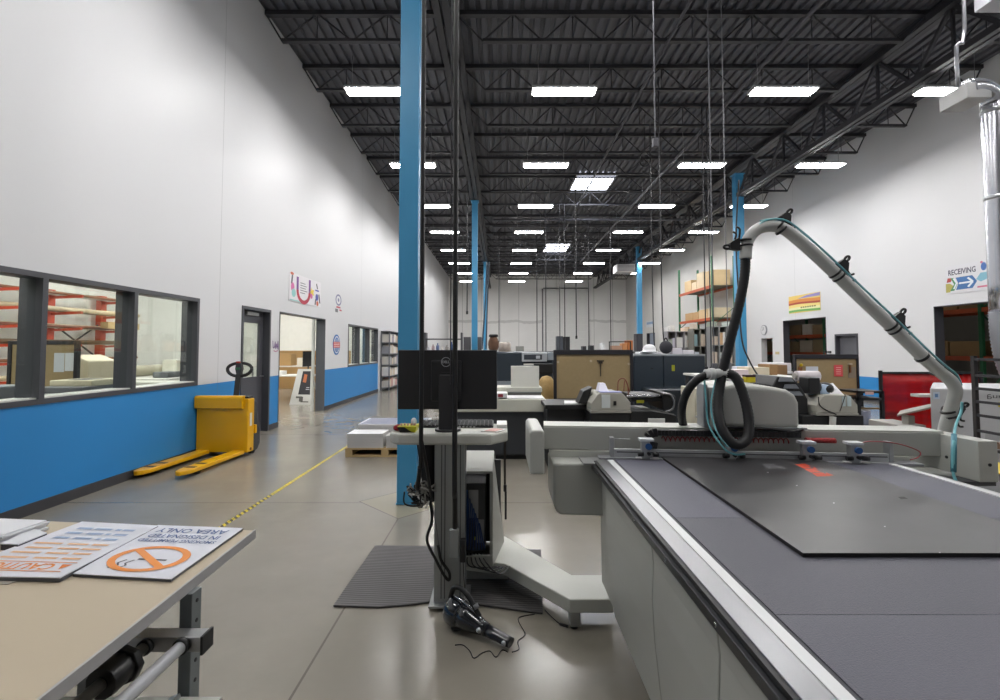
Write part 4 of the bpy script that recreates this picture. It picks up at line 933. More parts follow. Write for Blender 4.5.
yq = 2.77; q = Quad((x0+.012, 2.7695, 1.0215), (x1-.008, 2.7695, 1.0215), (x1, 2.7545, zt), (x0, 2.7545, zt))
deco(q, s, 'black_stripe', '#17171a', lambda m, d: q.poly(m, [(.02,.05),(.78,.05),(.38,.95),(0,.95)], .002))
mb = MB()
for k in range(5): mb.cyl((x0+.02+.016*k, 2.80+.01*(k % 2), zt-.02), (x0+.015+.02*k, 2.80, zt+.012), .006, n=8)
mb.build('drill_bits', M('#b08a84', .5), s)
MB().ball((x1-.025, 2.82, zt+.018), .018, .02, .024).build('tissue', M('#d5dadd', .6), s)
s = thing('glove', 'crumpled red glove on the end of the operator desk', 'glove', (-.60, 2.8, 1.02))
def blob(u, v):
    a = 2*PI*u; b = PI*v; r = 1 + .18*math.sin(3*a+1)+.12*math.sin(5*b+a*2)
    return (-.597+.028*r*math.cos(a)*math.sin(b), 2.83+.03*r*math.sin(a)*math.sin(b), 1.038-.016*r*math.cos(b))
MB().grid(blob, 18, 10).build('fabric', M('#9c2230', .7), s)
# waste bag hanging under the desk and the clutter of leads beside the post
s = thing('waste_bag', 'black cloth bag hanging under the operator desk beside the post', 'bag', (-.44, 2.9, .56))
MB().grid(lambda u, v: (-.445+(.058*(1-.25*v)+.006*math.sin(8*u*PI))*math.cos(2*PI*u)+.03*v, 2.93+(.05+.005*math.sin(6*PI*u))*math.sin(2*PI*u), .955-.31*v), 28, 8).build('cloth', M('#222225', .8, 0, .2, 20), s)
MB().ball((-.415, 2.93, .62), .045, .04, .045).build('bottom_bundle', M('#18181a', .8), s)
s = thing('wire_bundle', 'tangled bundle of grey and black leads hanging left of the post', 'cable bundle', (-.47, 2.8, .4))
rnd = random.Random(3)
for nm, colr, cnt in (('grey_wire', '#8d8a84', 9), ('black_wire', '#18181a', 9), ('white_wire', '#c9c6c2', 3)):
    mb = MB()
    for k in range(cnt):
        c = at(rnd.uniform(412,428), rnd.uniform(489,500), 2.79); pts = [(c[0]+rnd.uniform(-.05,.05), c[1]+rnd.uniform(-.03,.03), c[2]+rnd.uniform(-.05,.05)) for _ in range(6)]
        mb.tube(pts, .005, 5, sub=5)
    mb.build(nm, M(colr, .5), s)
MB().tube([at(430,500,2.79),at(432,520,2.79),at(427,540,2.79),at(436,560,2.79),at(444,575,2.79),at(449,580,2.79),at(449,572,2.79),at(441,560,2.79),at(438,545,2.79)], .009, 6, sub=6).build('black_lead', BLK2, s)
MB().tube([at(432,505,2.79),at(437,530,2.79),at(440,560,2.79)], .004, 5, sub=5).build('grey_lead', M('#77757a', .5), s)
MB().box(*[v for p in zip(at(449,530,2.78), at(459,556,2.82)) for v in p]).build('connector_box', M('#8d908f', .5), s, .006)
MB().box(*[v for p in zip(at(460,540,2.78), at(466,560,2.82)) for v in p]).build('power_plug', M('#19191b', .5), s, .006)
MB().tube([at(463,560,2.80),at(464,580,2.80),at(465,590,2.80)], .0025, 5).build('thin_lead', BLK2, s)
s = thing('strap', 'black strap hanging from the chamfered end of the operator desk', 'strap', (.03, 2.85, .5))
xs, _ = xz(505, 450, 2.86)
B(xs-.007, xs+.006, 2.86, 2.868, .68, .955).build('brown_webbing', M('#3d3630', .7), s); B(xs-.002, xs+.010, 2.855, 2.863, .50, .70).build('black_webbing', BLK, s); B(xs-.009, xs+.009, 2.852, 2.866, .66, .70).build('buckle', BLK2, s, .003)

# rubber floor mat
mm, nb = newmat('ribbed_rubber'); P_, (x_, y_, z_) = nb.pos()
rib = nb.m('ABSOLUTE', nb.m('SUBTRACT', nb.m('FRACT', nb.m('MULTIPLY', nb.m('ADD', y_, nb.m('MULTIPLY', x_, .07)), 42)), .5))
bp = nb.n('ShaderNodeBump'); bp.inputs['Strength'].default_value = .8; bp.inputs['Distance'].default_value = .006; nb.nt.links.new(rib, bp.inputs['Height']); nb.nt.links.new(bp.outputs[0], nb.b.inputs['Normal'])
nb.link(nb.mix(nb.noise(P_, 6), lin('#4b494a'), lin('#5a5757')), 'Base Color'); nb.b.inputs['Roughness'].default_value = .65
mp = [fl(333,605,.014), fl(352,605.5,.014), fl(378,606.5,.014), fl(408,604,.014), fl(440,600,.014), fl(480,604,.014), fl(530,611,.014), fl(543,612.5,.014), fl(541,549,.014), fl(460,546,.014), fl(375,545,.014)]
tag(MB().slab([(p[0], p[1], .001) for p in mp], .013).build('floor_mat', mm, bevel=.005), 'dark grey ribbed rubber mat under the operator desk', 'mat')

# hand vacuum on the floor
v = thing('hand_vacuum', 'black and silver handheld vacuum lying on the floor by the mat', 'vacuum cleaner', (-.12, 2.57, 0))
a0 = Vector((-.245, 2.655, .085)); a1 = Vector((.055, 2.465, .035)); ax = (a1-a0)
def along(t, dz=0): return a0 + ax*t + Vector((0,0,dz))
VB = M('#1f2127', .25, 0, .1, 8, coat=.5)
MB().tube([along(t) for t in (-.10,-.07,0,.1,.25,.4,.5)], .08, 20).build('x', VB, v) if False else None
def body(prof, name, mat):
    mb = MB(); n = 20; d = ax.normalized(); uu = d.cross(Vector((0,0,1))).normalized(); ww = uu.cross(d); vs = []
    for t, rx, rz, dz in prof: vs += [along(t, dz) + uu*rx*math.cos(2*PI*k/n) + ww*rz*math.sin(2*PI*k/n) for k in range(n)]
    N = len(prof); mb.add(vs, [(i*n+k, i*n+(k+1) % n, (i+1)*n+(k+1) % n, (i+1)*n+k) for i in range(N-1) for k in range(n)], True)
    mb.add(vs, [tuple(range(n)), tuple(range((N-1)*n, N*n))]); return mb.build(name, mat, v)
body([(-.13,.02,.02,0),(-.12,.05,.055,0),(-.07,.066,.072,0),(.02,.072,.076,0),(.10,.070,.072,0),(.14,.066,.068,0)], 'dust_bowl', M('#23272d', .12, 0, .05, coat=.8))
body([(.142,.066,.068,0),(.25,.060,.060,-.002),(.40,.048,.046,-.006),(.52,.038,.034,-.008),(.60,.034,.030,-.008)], 'motor_body', VB)
body([(.60,.033,.029,-.008),(.72,.031,.026,-.008),(.95,.030,.024,-.006),(1.0,.030,.022,-.006)], 'nozzle', M('#15161d', .3, coat=.4))
MB().tube([along(-.08,.055),along(-.02,.115),along(.10,.135),along(.25,.115),along(.38,.07),along(.46,.04)], .014, 10, sub=6).build('handle', BLK2, v)
MB().tube([along(.0,.078),along(.15,.072),along(.35,.052),along(.5,.032)], .006, 8, sub=5).build('silver_trim', M('#b9bcc2', .25, .9), v)
MB().cyl(along(.38,.09), along(.42,.075), .014).build('power_button', M('#77797e', .4), v)
d = ax.normalized(); uu = d.cross(Vector((0,0,1))).normalized(); sd = uu if uu.y < 0 else -uu
MB().ball(along(.52,-.004)+sd*.036, .014, .012, .014).ball(along(.93,-.006)+sd*.026, .015, .012, .013).build('side_badge', M('#b5b8bc', .3, .7), v)
MB().cyl(along(.05,-.084), along(.05,-.07), .035).build('base_foot', BLK2, v)
s = thing('charger_cord', 'thin black charger cord trailing on the floor around the vacuum', 'cord', (0, 2.45, 0))
MB().tube([fl(a, b, .003) for a, b in ((455,645),(463,645),(470,651),(474,658),(482,653),(490,651),(496,657),(502,650),(508,652))], .0028, 5, sub=6).tube([fl(a, b, .003) for a, b in ((535,614),(520,617),(519,622),(525,634),(518,641),(519,649),(512,652))], .0028, 5, sub=6).tube([fl(a, b, .003) for a, b in ((545,610),(553,618),(560,624))], .003, 5, sub=6).build('cord', BLK2, s)
MB().cyl(fl(560,624,.008), fl(568,626.5,.008), .008, n=8).build('plug', BLK2, s)

# power drops in front of the column and over the post
s = thing('power_drop_cable', 'black power cable hanging beside the blue column down to the desk', 'cable', (-.45, 2.7, .5))
X0 = at(421.5, 380, 2.68)[0]
MB().tube([(X0-.002,2.68,7.0),(X0,2.68,3.0),(X0,2.68,1.05),(X0-.005,2.68,.85),(X0-.025,2.72,.72),at(419,485,2.75)], .0125, 8, sub=5).build('cable', BLK2, s)
MB().tube([(X0+.002,2.68,1.0),(X0+.02,2.69,.9),(X0+.035,2.72,.78),at(432,500,2.76)], .009, 8, sub=5).build('branch_cable', BLK2, s)
s = thing('power_drop_cable', 'black power cable hanging straight down in front of the monitor stand', 'cable', (-.26, 2.7, .5))
X1 = at(455, 380, 2.68)[0]
MB().tube([(X1,2.68,7.0),(X1,2.68,3.0),(X1,2.68,.9),(X1,2.70,.7),at(455,528,2.74)], .0145, 8, sub=4).build('cable', BLK2, s)
MB().cyl((X1-.028,2.68,7.0), (X1-.025,2.68,1.3), .004, n=5).build('support_wire', M('#55555a', .5, .4), s)
# conduit on the column
s = struct(MB().cyl((-.773, 4.72, .0), (-.773, 4.72, 6.5), .022).build('trim_conduit', M('#c4c7cc', .35, .5)))
# ================================================================== MACHINES IN THE MIDDLE OF THE HALL
NVY = M('#2c3640', .4, 0, .05, 3); CHAR = M('#3a3c40', .5, 0, .05, 4); LGT = M('#d6d6cf', .4, var=.03); GBG = M('#a9a79d', .45, var=.03); BK = M('#151618', .45, 0, .08, 6); PAP = M('#e4e4e6', .5, var=.02)
def bx(px0, px1, y, z0, z1, d):      # box whose front face spans two pixel columns at distance y
    a, b = at(px0, 350, y)[0], at(px1, 350, y)[0]; return B(a, b, y, y+d, z0, z1)
def zz(py, y): return at(500, py, y)[2]
# --- paper guillotine / finishing machine
Y = 6.5
t = thing('paper_cutter', 'charcoal and cream paper cutting machine behind the operator desk', 'printing machine', (0, 7.0, 0))
bx(441, 546, Y+.04, .06, zz(411,Y), 1.1).build('base_cabinet', CHAR, t, .02); bx(446, 541, Y+.1, 0, .06, .9).build('plinth', BLK, t)
bx(434, 546, Y-.02, zz(412,Y), zz(399,Y), 1.2).build('bed_frame', M('#c9c8bb', .4), t, .015)
z = zz(398.5, Y)
bx(507, 543.5, Y+.0, z-.05, z+.01, .35).build('front_tray', PAP, t, .004); bx(508, 541, Y+.35, z-.03, z+.05, .3).build('knife_slot', M('#4b4c48', .5), t)
bx(497, 542, Y+.45, zz(392,Y+.45), zz(387.5,Y+.45), .5).build('upper_table', M('#d2d1c6', .4), t, .006)
bx(511, 539, Y+.55, zz(388,Y+.55), zz(366,Y+.55), .06).build('upright_panel', M('#d9d8d0', .4), t, .006)
bx(497, 507, Y-.01, z+.0102, z+.07, .3).build('paper_block', PAP, t, .003)
b_ = bx(498, 503, Y-.014, z+.02, z+.06, .003).build('red_label', M('#9a3b44', .5), t)
s = thing('tan_wrapped_roll', 'brown paper wrapped bundle beside the upright cream panel of the cutter', 'bundle', at(545,392,7.7))
x, z = xz(546.5, 393, 8.1)
MB().lathe((x, 8.1, .0), [(.15,0),(.16,.5),(.16,z),(.16,z+.05),(.13,z+.2),(.08,z+.27),(.02,z+.29)], 14).build('bundle', M('#a98d5c', .8, 0, .3, 14, .5, 30), s)
# --- long dark digital press
Y = 9.2
t = thing('digital_press', 'very long dark slate printing press across the hall behind the pinboard', 'printing press', (1.8, 9.8, 0))
zt = zz(355, Y)
bx(448, 553, Y, .1, zz(352,Y), 1.4).build('left_cabinet', NVY, t, .03); bx(634, 663, Y, .1, zt, 1.4).build('cabinet_door', NVY, t, .015); bx(663.4, 705, Y, .1, zt, 1.4).build('cabinet_door', NVY, t, .015)
bx(553, 633.6, Y+.1, .1, zt-.04, 1.2).build('middle_cabinet', NVY, t, .02); bx(450, 704, Y+.15, 0, .1, 1.1).build('plinth', BLK, t)
bx(634, 705, Y-.004, zt-.02, zt+.012, 1.41).build('top_trim', M('#8f959b', .35), t, .004)
bx(650, 706, Y-.55, .1, zz(389,Y-.5), .54).build('front_extension', M('#2a3138', .3, coat=.4), t, .03)
bx(497, 536, Y-.008, zz(381,Y), zz(385,Y)+.0, .006).build('silver_strip', M('#8b9299', .4), t)
cp = bx(522, 547, Y-.12, zz(361.5,Y), zz(352.5,Y), .11).build('control_panel', M('#b7bbc1', .4), t, .008)
bx(524, 542, Y-.128, zz(359.5,Y), zz(354.5,Y), .007).build('dark_display', M('#3b4048', .3), cp); bx(536, 540, Y-.134, zz(358.5,Y), zz(355.5,Y), .005).build('light_key', M('#c9ccd2', .4), cp)
bx(547.5, 554, Y-.05, zz(360,Y), zz(352.5,Y), .045).build('side_panel', M('#9aa3ac', .4), t, .004)
bx(534, 553, Y-.3, zz(373,Y), zz(363,Y), .28).build('dark_bracket', BK, t, .02); bx(524, 540, Y-.2, zz(365,Y), zz(363.5,Y), .19).build('white_ledge', LGT, t)
bx(671.5, 674.5, Y-.005, zz(371,Y), zz(365,Y), .004).build('yellow_sticker', M('#a9ad2c', .5), t)
bx(650, 653, Y-.006, zz(369,Y), zz(368,Y), .005).build('latch', BLK, t)
# things lying on the press
zp = zt + .013
for px0, px1, yy, w, h, c, lb in ((640,653,9.6,.35,.04,'#e6e6ea','white sheet pile on the press top below the dark doorway'), (653,662,9.7,.3,.03,'#dcdce2','thin white sheet pile on the press next to the helmet'), (672,682,9.4,.3,.12,'#d9d5dc','white crumpled wrap on the press top near the bookcase'), (683,694,9.5,.3,.08,'#dfdbe0','white folded wrap at the far end of the press top')):
    tag(bx(px0, px1, yy, zp, zp+h, w).build('paper_pile', M(c, .5), bevel=.01), lb, 'paper')
x, _ = xz(649, 351, 9.5); s = thing('hard_hat', 'white dome shaped hard hat on the press top', 'hard hat', (x, 9.5, zp))
MB().lathe((x, 9.48, zp+.042), [(.17,0),(.165,.015),(.13,.02),(.125,.07),(.10,.12),(.05,.15),(.002,.155)], 18).build('shell', M('#e9e9ec', .3), s)
x, _ = xz(666, 350, 9.4); s = thing('dark_bundle', 'dark rounded bag on the press top under a hanging cable', 'bag', (x, 9.4, zp))
MB().ball((x, 9.4, zp+.136), .13, .12, .13).build('bag', M('#33333a', .8, 0, .2, 10), s)
MB().tube([(x-.05, 9.4, zp+.22), (x, 9.4, zp+.32), (x+.05, 9.4, zp+.22)], .012, 6, sub=4).build('handle', BLK, s)

# --- framed pinboard between the machines
Y = 7.6; xa, zt = xz(553.5, 350, Y); xb, zb = xz(633, 400, Y)
pb = pin_panel('pinboard', 'wide brown pinboard in a black frame standing behind the black feeder', xa, xb, Y, zb-.02, zt, .045, .075)
x, z = xz(600.5, 361, Y-.02); MB().box(x-.055, x+.055, Y-.03, Y-.0125, z-.008, z+.012).box(x-.03, x+.03, Y-.03, Y-.0125, z-.04, z-.008).box(x-.006, x+.006, Y-.025, Y-.0125, z-.24, z-.04).build('hanging_tool', M('#3c342c', .5), pb)
mb = MB()
for px, py in ((558,362),(591,361),(629,364)): p = at(px, py, Y-.02); mb.cyl((p[0], Y-.025, p[2]), (p[0], Y-.012, p[2]), .02, n=10)
mb.build('push_pins', M('#b9a98e', .5), pb)
# --- black feeder with a grey hood, on the near side
def feeder(name, label, Y, px0, px1, py0, py1, base0, base1, paper):
    t = thing(name, label, 'printing machine', (at((px0+px1)/2,350,Y)[0], Y+.3, 0))
    a, b = at(px0,350,Y)[0], at(px1,350,Y)[0]; z0, z1 = zz(py1,Y), zz(py0,Y); w = b-a
    MB().prism([(a,z0),(b,z0),(b,z0+(z1-z0)*.45),(b-w*.16,z1-(z1-z0)*.12),(b-w*.22,z1),(a+w*.22,z1),(a+w*.16,z1-(z1-z0)*.1),(a,z0+(z1-z0)*.4)], 'y', Y, Y+.5).build('hood', GBG, t, .008)
    B(a-.004, b+.004, Y-.006, Y+.5, z0-.03, z0-.001).build('hood_rail', M('#9a9890', .45), t, .003)
    bx(base0, base1, Y+.02, .05, z0-.032, .8).build('base', BK, t, .015)
    for px in (base0+6, base1-6): x = at(px,350,Y)[0]; MB().cyl((x, Y+.2, 0), (x, Y+.2, .05), .03).cyl((x, Y+.65, 0), (x, Y+.65, .05), .03).build('foot', BLK, t)
    return t, a, b, z0, z1
Y = 5.6
t, a, b, z0, z1 = feeder('sheet_feeder', 'black sheet feeder with a grey hood and papers on top, behind the bridge', Y, 591, 630, 393, 410.5, 590, 662, True)
w = b-a
B(a+w*.26, a+w*.48, Y-.006, Y-.001, z0+.03, z1-.02).build('white_label', M('#cdd3d4', .5), t); B(a+w*.56, a+w*.63, Y-.02, Y-.001, z0+.06, z0+.11).build('black_knob', BLK, t, .004)
MB().hexa([(a+w*.24,Y+.1,z1+.002),(a+w*.5,Y+.1,z1+.002),(a+w*.5,Y+.3,z1+.002),(a+w*.24,Y+.3,z1+.002)], [(a+w*.30,Y+.18,z1+.10),(a+w*.44,Y+.18,z1+.10),(a+w*.44,Y+.3,z1+.10),(a+w*.30,Y+.3,z1+.10)]).build('white_paper', M('#e2e0ee', .5), t)
B(a+w*.24, a+w*.8, Y+.02, Y+.14, z1+.001, z1+.012).build('blue_paper', M('#9fa3d0', .5), t)
MB().tube([(a+w*.84,Y+.3,z1),(a+w*.86,Y+.3,z1+.12),(a+w*1.0,Y+.3,z1+.15),(a+w*1.1,Y+.3,z1+.08),(a+w*1.12,Y+.3,z1-.05)], .006, 6, sub=5).tube([(a+w*1.0,Y+.3,z1),(a+w*1.04,Y+.3,z1+.13),(a+w*1.16,Y+.3,z1-.02)], .006, 6, sub=5).build('red_wires', M('#7a3a2c', .5), t)
MB().hexa([(a-w*.25,Y+.25,z0+.05),(a-.002,Y+.25,z0+.05),(a-.002,Y+.5,z0+.05),(a-w*.25,Y+.5,z0+.05)], [(a-w*.1,Y+.25,z1-.0),(a+w*.14,Y+.25,z1+.05),(a+w*.14,Y+.5,z1+.05),(a-w*.1,Y+.5,z1)]).build('black_guard', BK, t, .01)
# roller section on its right
bx(631, 668, Y+.25, zz(404,Y), zz(397,Y), .5).build('roller_deck', BK, t, .01)
xq = at(668,350,Y)[0]; zq = zz(404,Y)
MB().cyl((at(632,350,Y)[0], Y+.25, zz(398.5,Y)), (xq, Y+.25, zz(398.5,Y)), .02).build('chrome_bar', M('#9a9a9e', .25, .9), t)
MB().prism([(xq,zq-.1),(xq+.10,zq-.08),(xq+.16,zq),(xq+.15,zq+.07),(xq+.09,zq+.105),(xq,zq+.11)], 'y', Y+.2, Y+.8).build('roller_cover', BK, t, .01)
MB().tube([(xq+.0,Y+.19,zq+.10),(xq+.09,Y+.19,zq+.085),(xq+.13,Y+.19,zq+.0),(xq+.11,Y+.19,zq-.08),(xq+.02,Y+.19,zq-.12)], .012, 8, sub=6).build('silver_edge', M('#85868a', .3, .8), t)
bx(636, 643.5, Y+.244, zz(405.5,Y), zz(402.5,Y), .004).build('yellow_label', M('#a8a62a', .5), t)
MB().prism([(at(630,350,Y)[0],zz(411,Y)),(at(662,350,Y)[0],zz(411,Y)),(at(676,350,Y)[0],zz(416,Y)),(at(672,350,Y)[0],.3),(at(630,350,Y)[0],.3)], 'y', Y+.0, Y+.24).build('lower_chute', BK, t, .01)
MB().bar(at(650,410.5,Y+.0), at(674,414.5,Y+.0), .01, .012).build('chute_edge', M('#9a9a9c', .3, .8), t)
s = tag(bx(647.5, 664, Y-.35, 0, zz(418.5,Y-.35), .012).build('notice_card', M('#d2d2d0', .5)), 'small white ruled notice board standing in front of the black feeder', 'sign')
q = Quad((s.location.x-.09, Y-.35, .58), (s.location.x+.09, Y-.35, .58), (s.location.x+.09, Y-.35, .72), (s.location.x-.09, Y-.35, .72))
mb = MB()
for k in range(4): q.rect(mb, .08, .92, .1+k*.22, .16+k*.22)
mb.build('ruled_lines', M('#8c8c8a', .5), s)
# black table with a paper on the left of it
t = thing('black_stand', 'low black stand beside the black feeder, holding one white sheet', 'table', (at(568,350,5.9)[0], 6.2, 0))
bx(545, 586, 5.9, zz(405,5.9)-.05, zz(405,5.9), .7).build('tabletop', BK, t, .005); bx(547, 584, 6.0, .04, zz(405,5.9)-.051, .55).build('cabinet', M('#1d1e22', .5), t, .01)
bx(548, 587, 6.05, 0, .04, .45).build('plinth', BLK, t)
zq = zz(405,5.9)+.001; s = tag(MB().slab([(at(564,350,5.95)[0],5.95,zq),(at(584,350,5.95)[0],5.93,zq),(at(585,350,6.2)[0],6.25,zq),(at(565,350,6.2)[0],6.3,zq)], .012).build('white_sheet', PAP), 'white sheet lying on the low black stand', 'paper')
tag(bx(577, 590, 5.5, .36, zz(423,5.5), .06).build('orange_strip', M('#8a5a1e', .6), bevel=.004), 'small orange brown strip low behind the bridge beam', 'board') if False else None

# --- right-hand group: cream cabinet, clutter table, second feeder and pinboard
t = thing('drawer_cabinet', 'small cream drawer cabinet behind the suction hose loop', 'cabinet', (at(701,350,6.4)[0], 6.6, 0))
bx(694, 711, 6.4, .0, zz(388.5,6.4), .5).build('body', M('#cfcab6', .5), t, .01); bx(695.5, 708, 6.385, zz(400,6.4)-.14, zz(392,6.4), .014).build('drawer', M('#d6d1be', .5), t, .004); bx(695.5, 708, 6.385, .1, zz(400,6.4)-.16, .014).build('drawer', M('#d6d1be', .5), t, .004)
bx(698, 706, 6.375, zz(400.5,6.4), zz(398.5,6.4), .008).build('white_tag', PAP, t)
Y = 7.2; zt = zz(377, Y)
a, b = at(713,350,Y)[0], at(778,350,Y+.75)[0]
desk('packing_table', 'packing table covered in papers and cartons beyond the cutting head', a, b, Y, Y+1.2, zt, '#d2d1cd', '#4b4b4f')
for px0, px1, dy, h, c, lb, d in ((716,734,.25,.05,'#dfe0e6','white paper heap on the packing table behind the black hose',.35), (735,748,.15,.10,'#d9c9cb','pale pink paper box on the packing table',.3), (749,769,.3,.13,'#cfc5ae','cream carton on the packing table behind the cutting head',.4), (770,777,.5,.17,'#9c7a52','brown carton at the end of the packing table',.3)):
    tag(bx(px0, px1, Y+dy, zt+.001, zt+h, d).build('carton', M(c, .6), bevel=.005), lb, 'box')
zc = zz(390, 3.3)
s = thing('tape_box', 'small yellow and black box on top of the cutting head cover', 'box', (at(749,390,2.95)[0], 2.95, 1.29))
p0 = at(745,392,2.97); p1 = at(754,383.5,2.97)
B(p0[0], p1[0], 2.95, 3.0, 1.292, 1.325).build('box', M('#d6c41e', .5), s, .003); B(p0[0]-.001, p1[0]+.001, 2.949, 3.001, 1.3255, 1.338).build('dark_lid', M('#3a1e18', .5), s, .002)
MB().ball((p0[0]-.02, 2.97, 1.305), .013).build('black_knob', BLK, s)
Y2 = 8.6
for px0, px1, py, h, c, lb in ((741,790,371,.10,'#dcdfe6','long white parcel on the far shelf by the receiving wall'), (772,789,371,.16,'#8d6d4a','open brown carton below the receiving doorway'), (757,771,371,.05,'#b3906a','flat tan carton beside the small doorway')): pass
t = desk('far_counter', 'white counter along the receiving wall under the small doorway', at(739,350,9.4)[0], at(793,350,9.4)[0], 9.4, 10.2, zz(372,9.4), '#d5d7da', '#8a8a8c')
zf = zz(372,9.4)+.001
tag(bx(741, 771, 9.6, zf, zf+.09, .4).build('white_parcel', M('#dde0e8', .5), bevel=.006), 'long white parcel on the counter under the small doorway', 'parcel')
tag(bx(773, 791, 9.5, zf, zf+.17, .5).build('carton', M('#dcdce0', .5), bevel=.006), 'white carton on the counter next to the second pinboard', 'box')
tag(bx(776, 787, 8.3, .0, zz(365,8.3)-.0, .6).build('carton_pile', M('#91714e', .7, 0, .15, 5), bevel=.006), 'tall brown carton pile between the counter and the second pinboard', 'box')
# second pinboard
Y = 7.75; xa, zt = xz(793.5, 354.5, Y); xb, zb = xz(858.5, 397, Y)
pb = pin_panel('pinboard', 'brown pinboard with a red note standing by the receiving doorways', xa, xb, Y, zb, zt, .03, .07)
def pin(px0, px1, py0, py1, c, nm, lb, cat):
    a, z1_ = xz(px0, py0, Y-.02); b, z0_ = xz(px1, py1, Y-.02); return tag(B(a, b, Y-.019, Y-.014, z0_, z1_).build(nm, M(c, .5)), lb, cat)
s = pin(834, 843, 365, 376.5, '#e0565a', 'red_note', 'red notice pinned on the second pinboard', 'note'); 
q = Quad((s.location.x-.065, Y-.019, s.location.z), (s.location.x+.065, Y-.019, s.location.z), (s.location.x+.065, Y-.019, s.location.z+.17), (s.location.x-.065, Y-.019, s.location.z+.17))
mb = MB(); [q.rect(mb, .2, .8, .2+k*.2, .28+k*.2) for k in range(4)]; mb.build('note_lines', M('#f0a9a6', .5), s)
pin(806, 818.5, 366.5, 378, '#d0d4de', 'white_note', 'white notice sheet pinned on the second pinboard', 'note')
pin(848, 856, 367, 378, '#8d8372', 'grey_note', 'grey brown sheet on the second pinboard under a tool', 'note')
x, z = xz(850, 364.5, Y-.03); s = thing('hand_tool', 'wooden handled hammer hanging on the second pinboard', 'tool', (x, Y-.02, z-.1)); B(x-.03, x+.03, Y-.045, Y-.016, z-.005, z+.02).build('head', M('#c2b29a', .4), s); B(x-.012, x+.012, Y-.04, Y-.02, z-.13, z-.005).build('handle', M('#7a4a22', .5), s)
x, z = xz(800, 366, Y-.03); s = thing('hanging_scraper', 'orange brown scraper hanging near the pinboard corner', 'tool', (x, Y-.02, z-.1)); B(x-.02, x+.03, Y-.04, Y-.016, z-.12, z-.02).build('blade', M('#84502a', .5), s); MB().ball((x+.02, Y-.03, z+.015), .03, .012, .025).build('yellow_handle', M('#c9ad1e', .5), s)
# second feeder
Y = 5.8
t, a, b, z0, z1 = feeder('sheet_feeder', 'black sheet feeder with a grey hood and blue labels, by the red curtain', Y, 815, 856, 395, 413, 800, 862, False)
w = b-a
B(a+w*.62, a+w*.70, Y-.006, Y-.001, z0+.08, z0+.2).box(a+w*.74, a+w*.84, Y-.006, Y-.001, z0+.08, z0+.2).build('pale_labels', M('#c3d3d6', .5), t)
MB().tube([(a+w*.04,Y-.01,z1-.02),(a+w*.06,Y-.01,z0+.1),(a+w*.2,Y-.01,z0+.04),(a+w*.4,Y-.01,z0+.0),(a+w*.46,Y-.01,z0-.02)], .006, 6, sub=5).tube([(a+w*.66,Y-.01,z1+.01),(a+w*.68,Y-.012,z0+.2),(a+w*.55,Y-.01,z0+.02)], .004, 5, sub=5).build('black_wires', BLK, t)
MB().bar((a+w*.36,Y-.02,z0-.04), (a+w*.32,Y-.02,z0-.32), .05).build('pale_strut', M('#cfcfca', .4), t)
MB().bar((b-.01,Y+.1,z0-.03), (b+.02,Y+.1,z0-.25), .05).build('pale_strut', M('#bfc6bd', .4), t)
B(a-.02, a+.12, Y+.1, Y+.3, z1+.0, z1+.2).ball((a+.10, Y+.2, z1+.08), .1, .09, .09).ball((a+.24, Y+.2, z1+.06), .1, .09, .08).build('black_motor', BK, t, .01)
MB().hexa([(a+w*.5,Y+.12,z1+.001),(a+w*.92,Y+.12,z1-.05),(a+w*.92,Y+.4,z1-.05),(a+w*.5,Y+.4,z1+.001)], [(a+w*.55,Y+.15,z1+.08),(a+w*.8,Y+.2,z1+.05),(a+w*.9,Y+.35,z1+.12),(a+w*.7,Y+.35,z1+.10)]).build('white_wrap', PAP, t)
# black stepped infeed left of it and a white roll above
mb = MB(); x0, x1 = at(777,350,Y)[0], at(812,350,Y)[0]
mb.prism([(x0,.3),(x1,.3),(x1,zz(400,Y)),(at(806,350,Y)[0],zz(388,Y)),(at(797,350,Y)[0],zz(378,Y)),(at(782,350,Y)[0],zz(377,Y)),(x0,zz(386,Y))], 'y', Y+.1, Y+.7)
inf = mb.build('infeed_ramp', BK, t, .015)
mb = MB()
for k, (pa, py) in enumerate(((784,380),(789,387),(793,394))): p = at(pa, py, Y+.06); mb.hexa([(p[0]-.05,Y+.07,p[2]-.02),(p[0]+.13,Y+.07,p[2]-.02),(p[0]+.13,Y+.099,p[2]-.02),(p[0]-.05,Y+.099,p[2]-.02)], [(p[0]-.03,Y+.08,p[2]+.03),(p[0]+.10,Y+.08,p[2]+.03),(p[0]+.10,Y+.099,p[2]+.03),(p[0]-.03,Y+.099,p[2]+.03)])
mb.build('grey_steps', M('#6c7076', .4), inf)
s = thing('vinyl_roll', 'white roll of film resting above the stepped black infeed', 'roll', (at(807,375,6.2)[0], 6.2, zz(380,6.2)))
p0, p1 = Vector(at(796,376,6.2)), Vector(at(818,376,6.2)); MB().cyl(p0, p1, .066, n=20).build('film', M('#dcd3d6', .4), s); MB().cyl(p0+Vector((-.03,0,0)), p0, .04, n=14).build('core', M('#b9b4ae', .5), s)
MB().bar(p0+Vector((.02,.0,-.09)), Vector((p0.x+.02, 6.2, zz(400,5.8))), .04).bar(p1+Vector((-.02,.0,-.09)), Vector((p1.x-.02, 6.2, zz(400,5.8))), .04).build('bracket', BK, s)
tag(MB().lathe((at(811,389,6.2)[0], 6.05, zz(396,6.0)), [(.12,0),(.13,.02),(.13,.14),(.10,.15)], 16).build('blue_tub', M('#9fb4cc', .4)), 'pale blue tub under the white film roll', 'tub')
x, z = xz(770, 390, 6.8); s = tag(MB().cyl((x, 6.8, z-.1), (x, 6.8, z+.03), .035).build('blue_tape_roll', M('#2c56a8', .4)), 'small blue tape roll on the end of the white stand', 'tape')
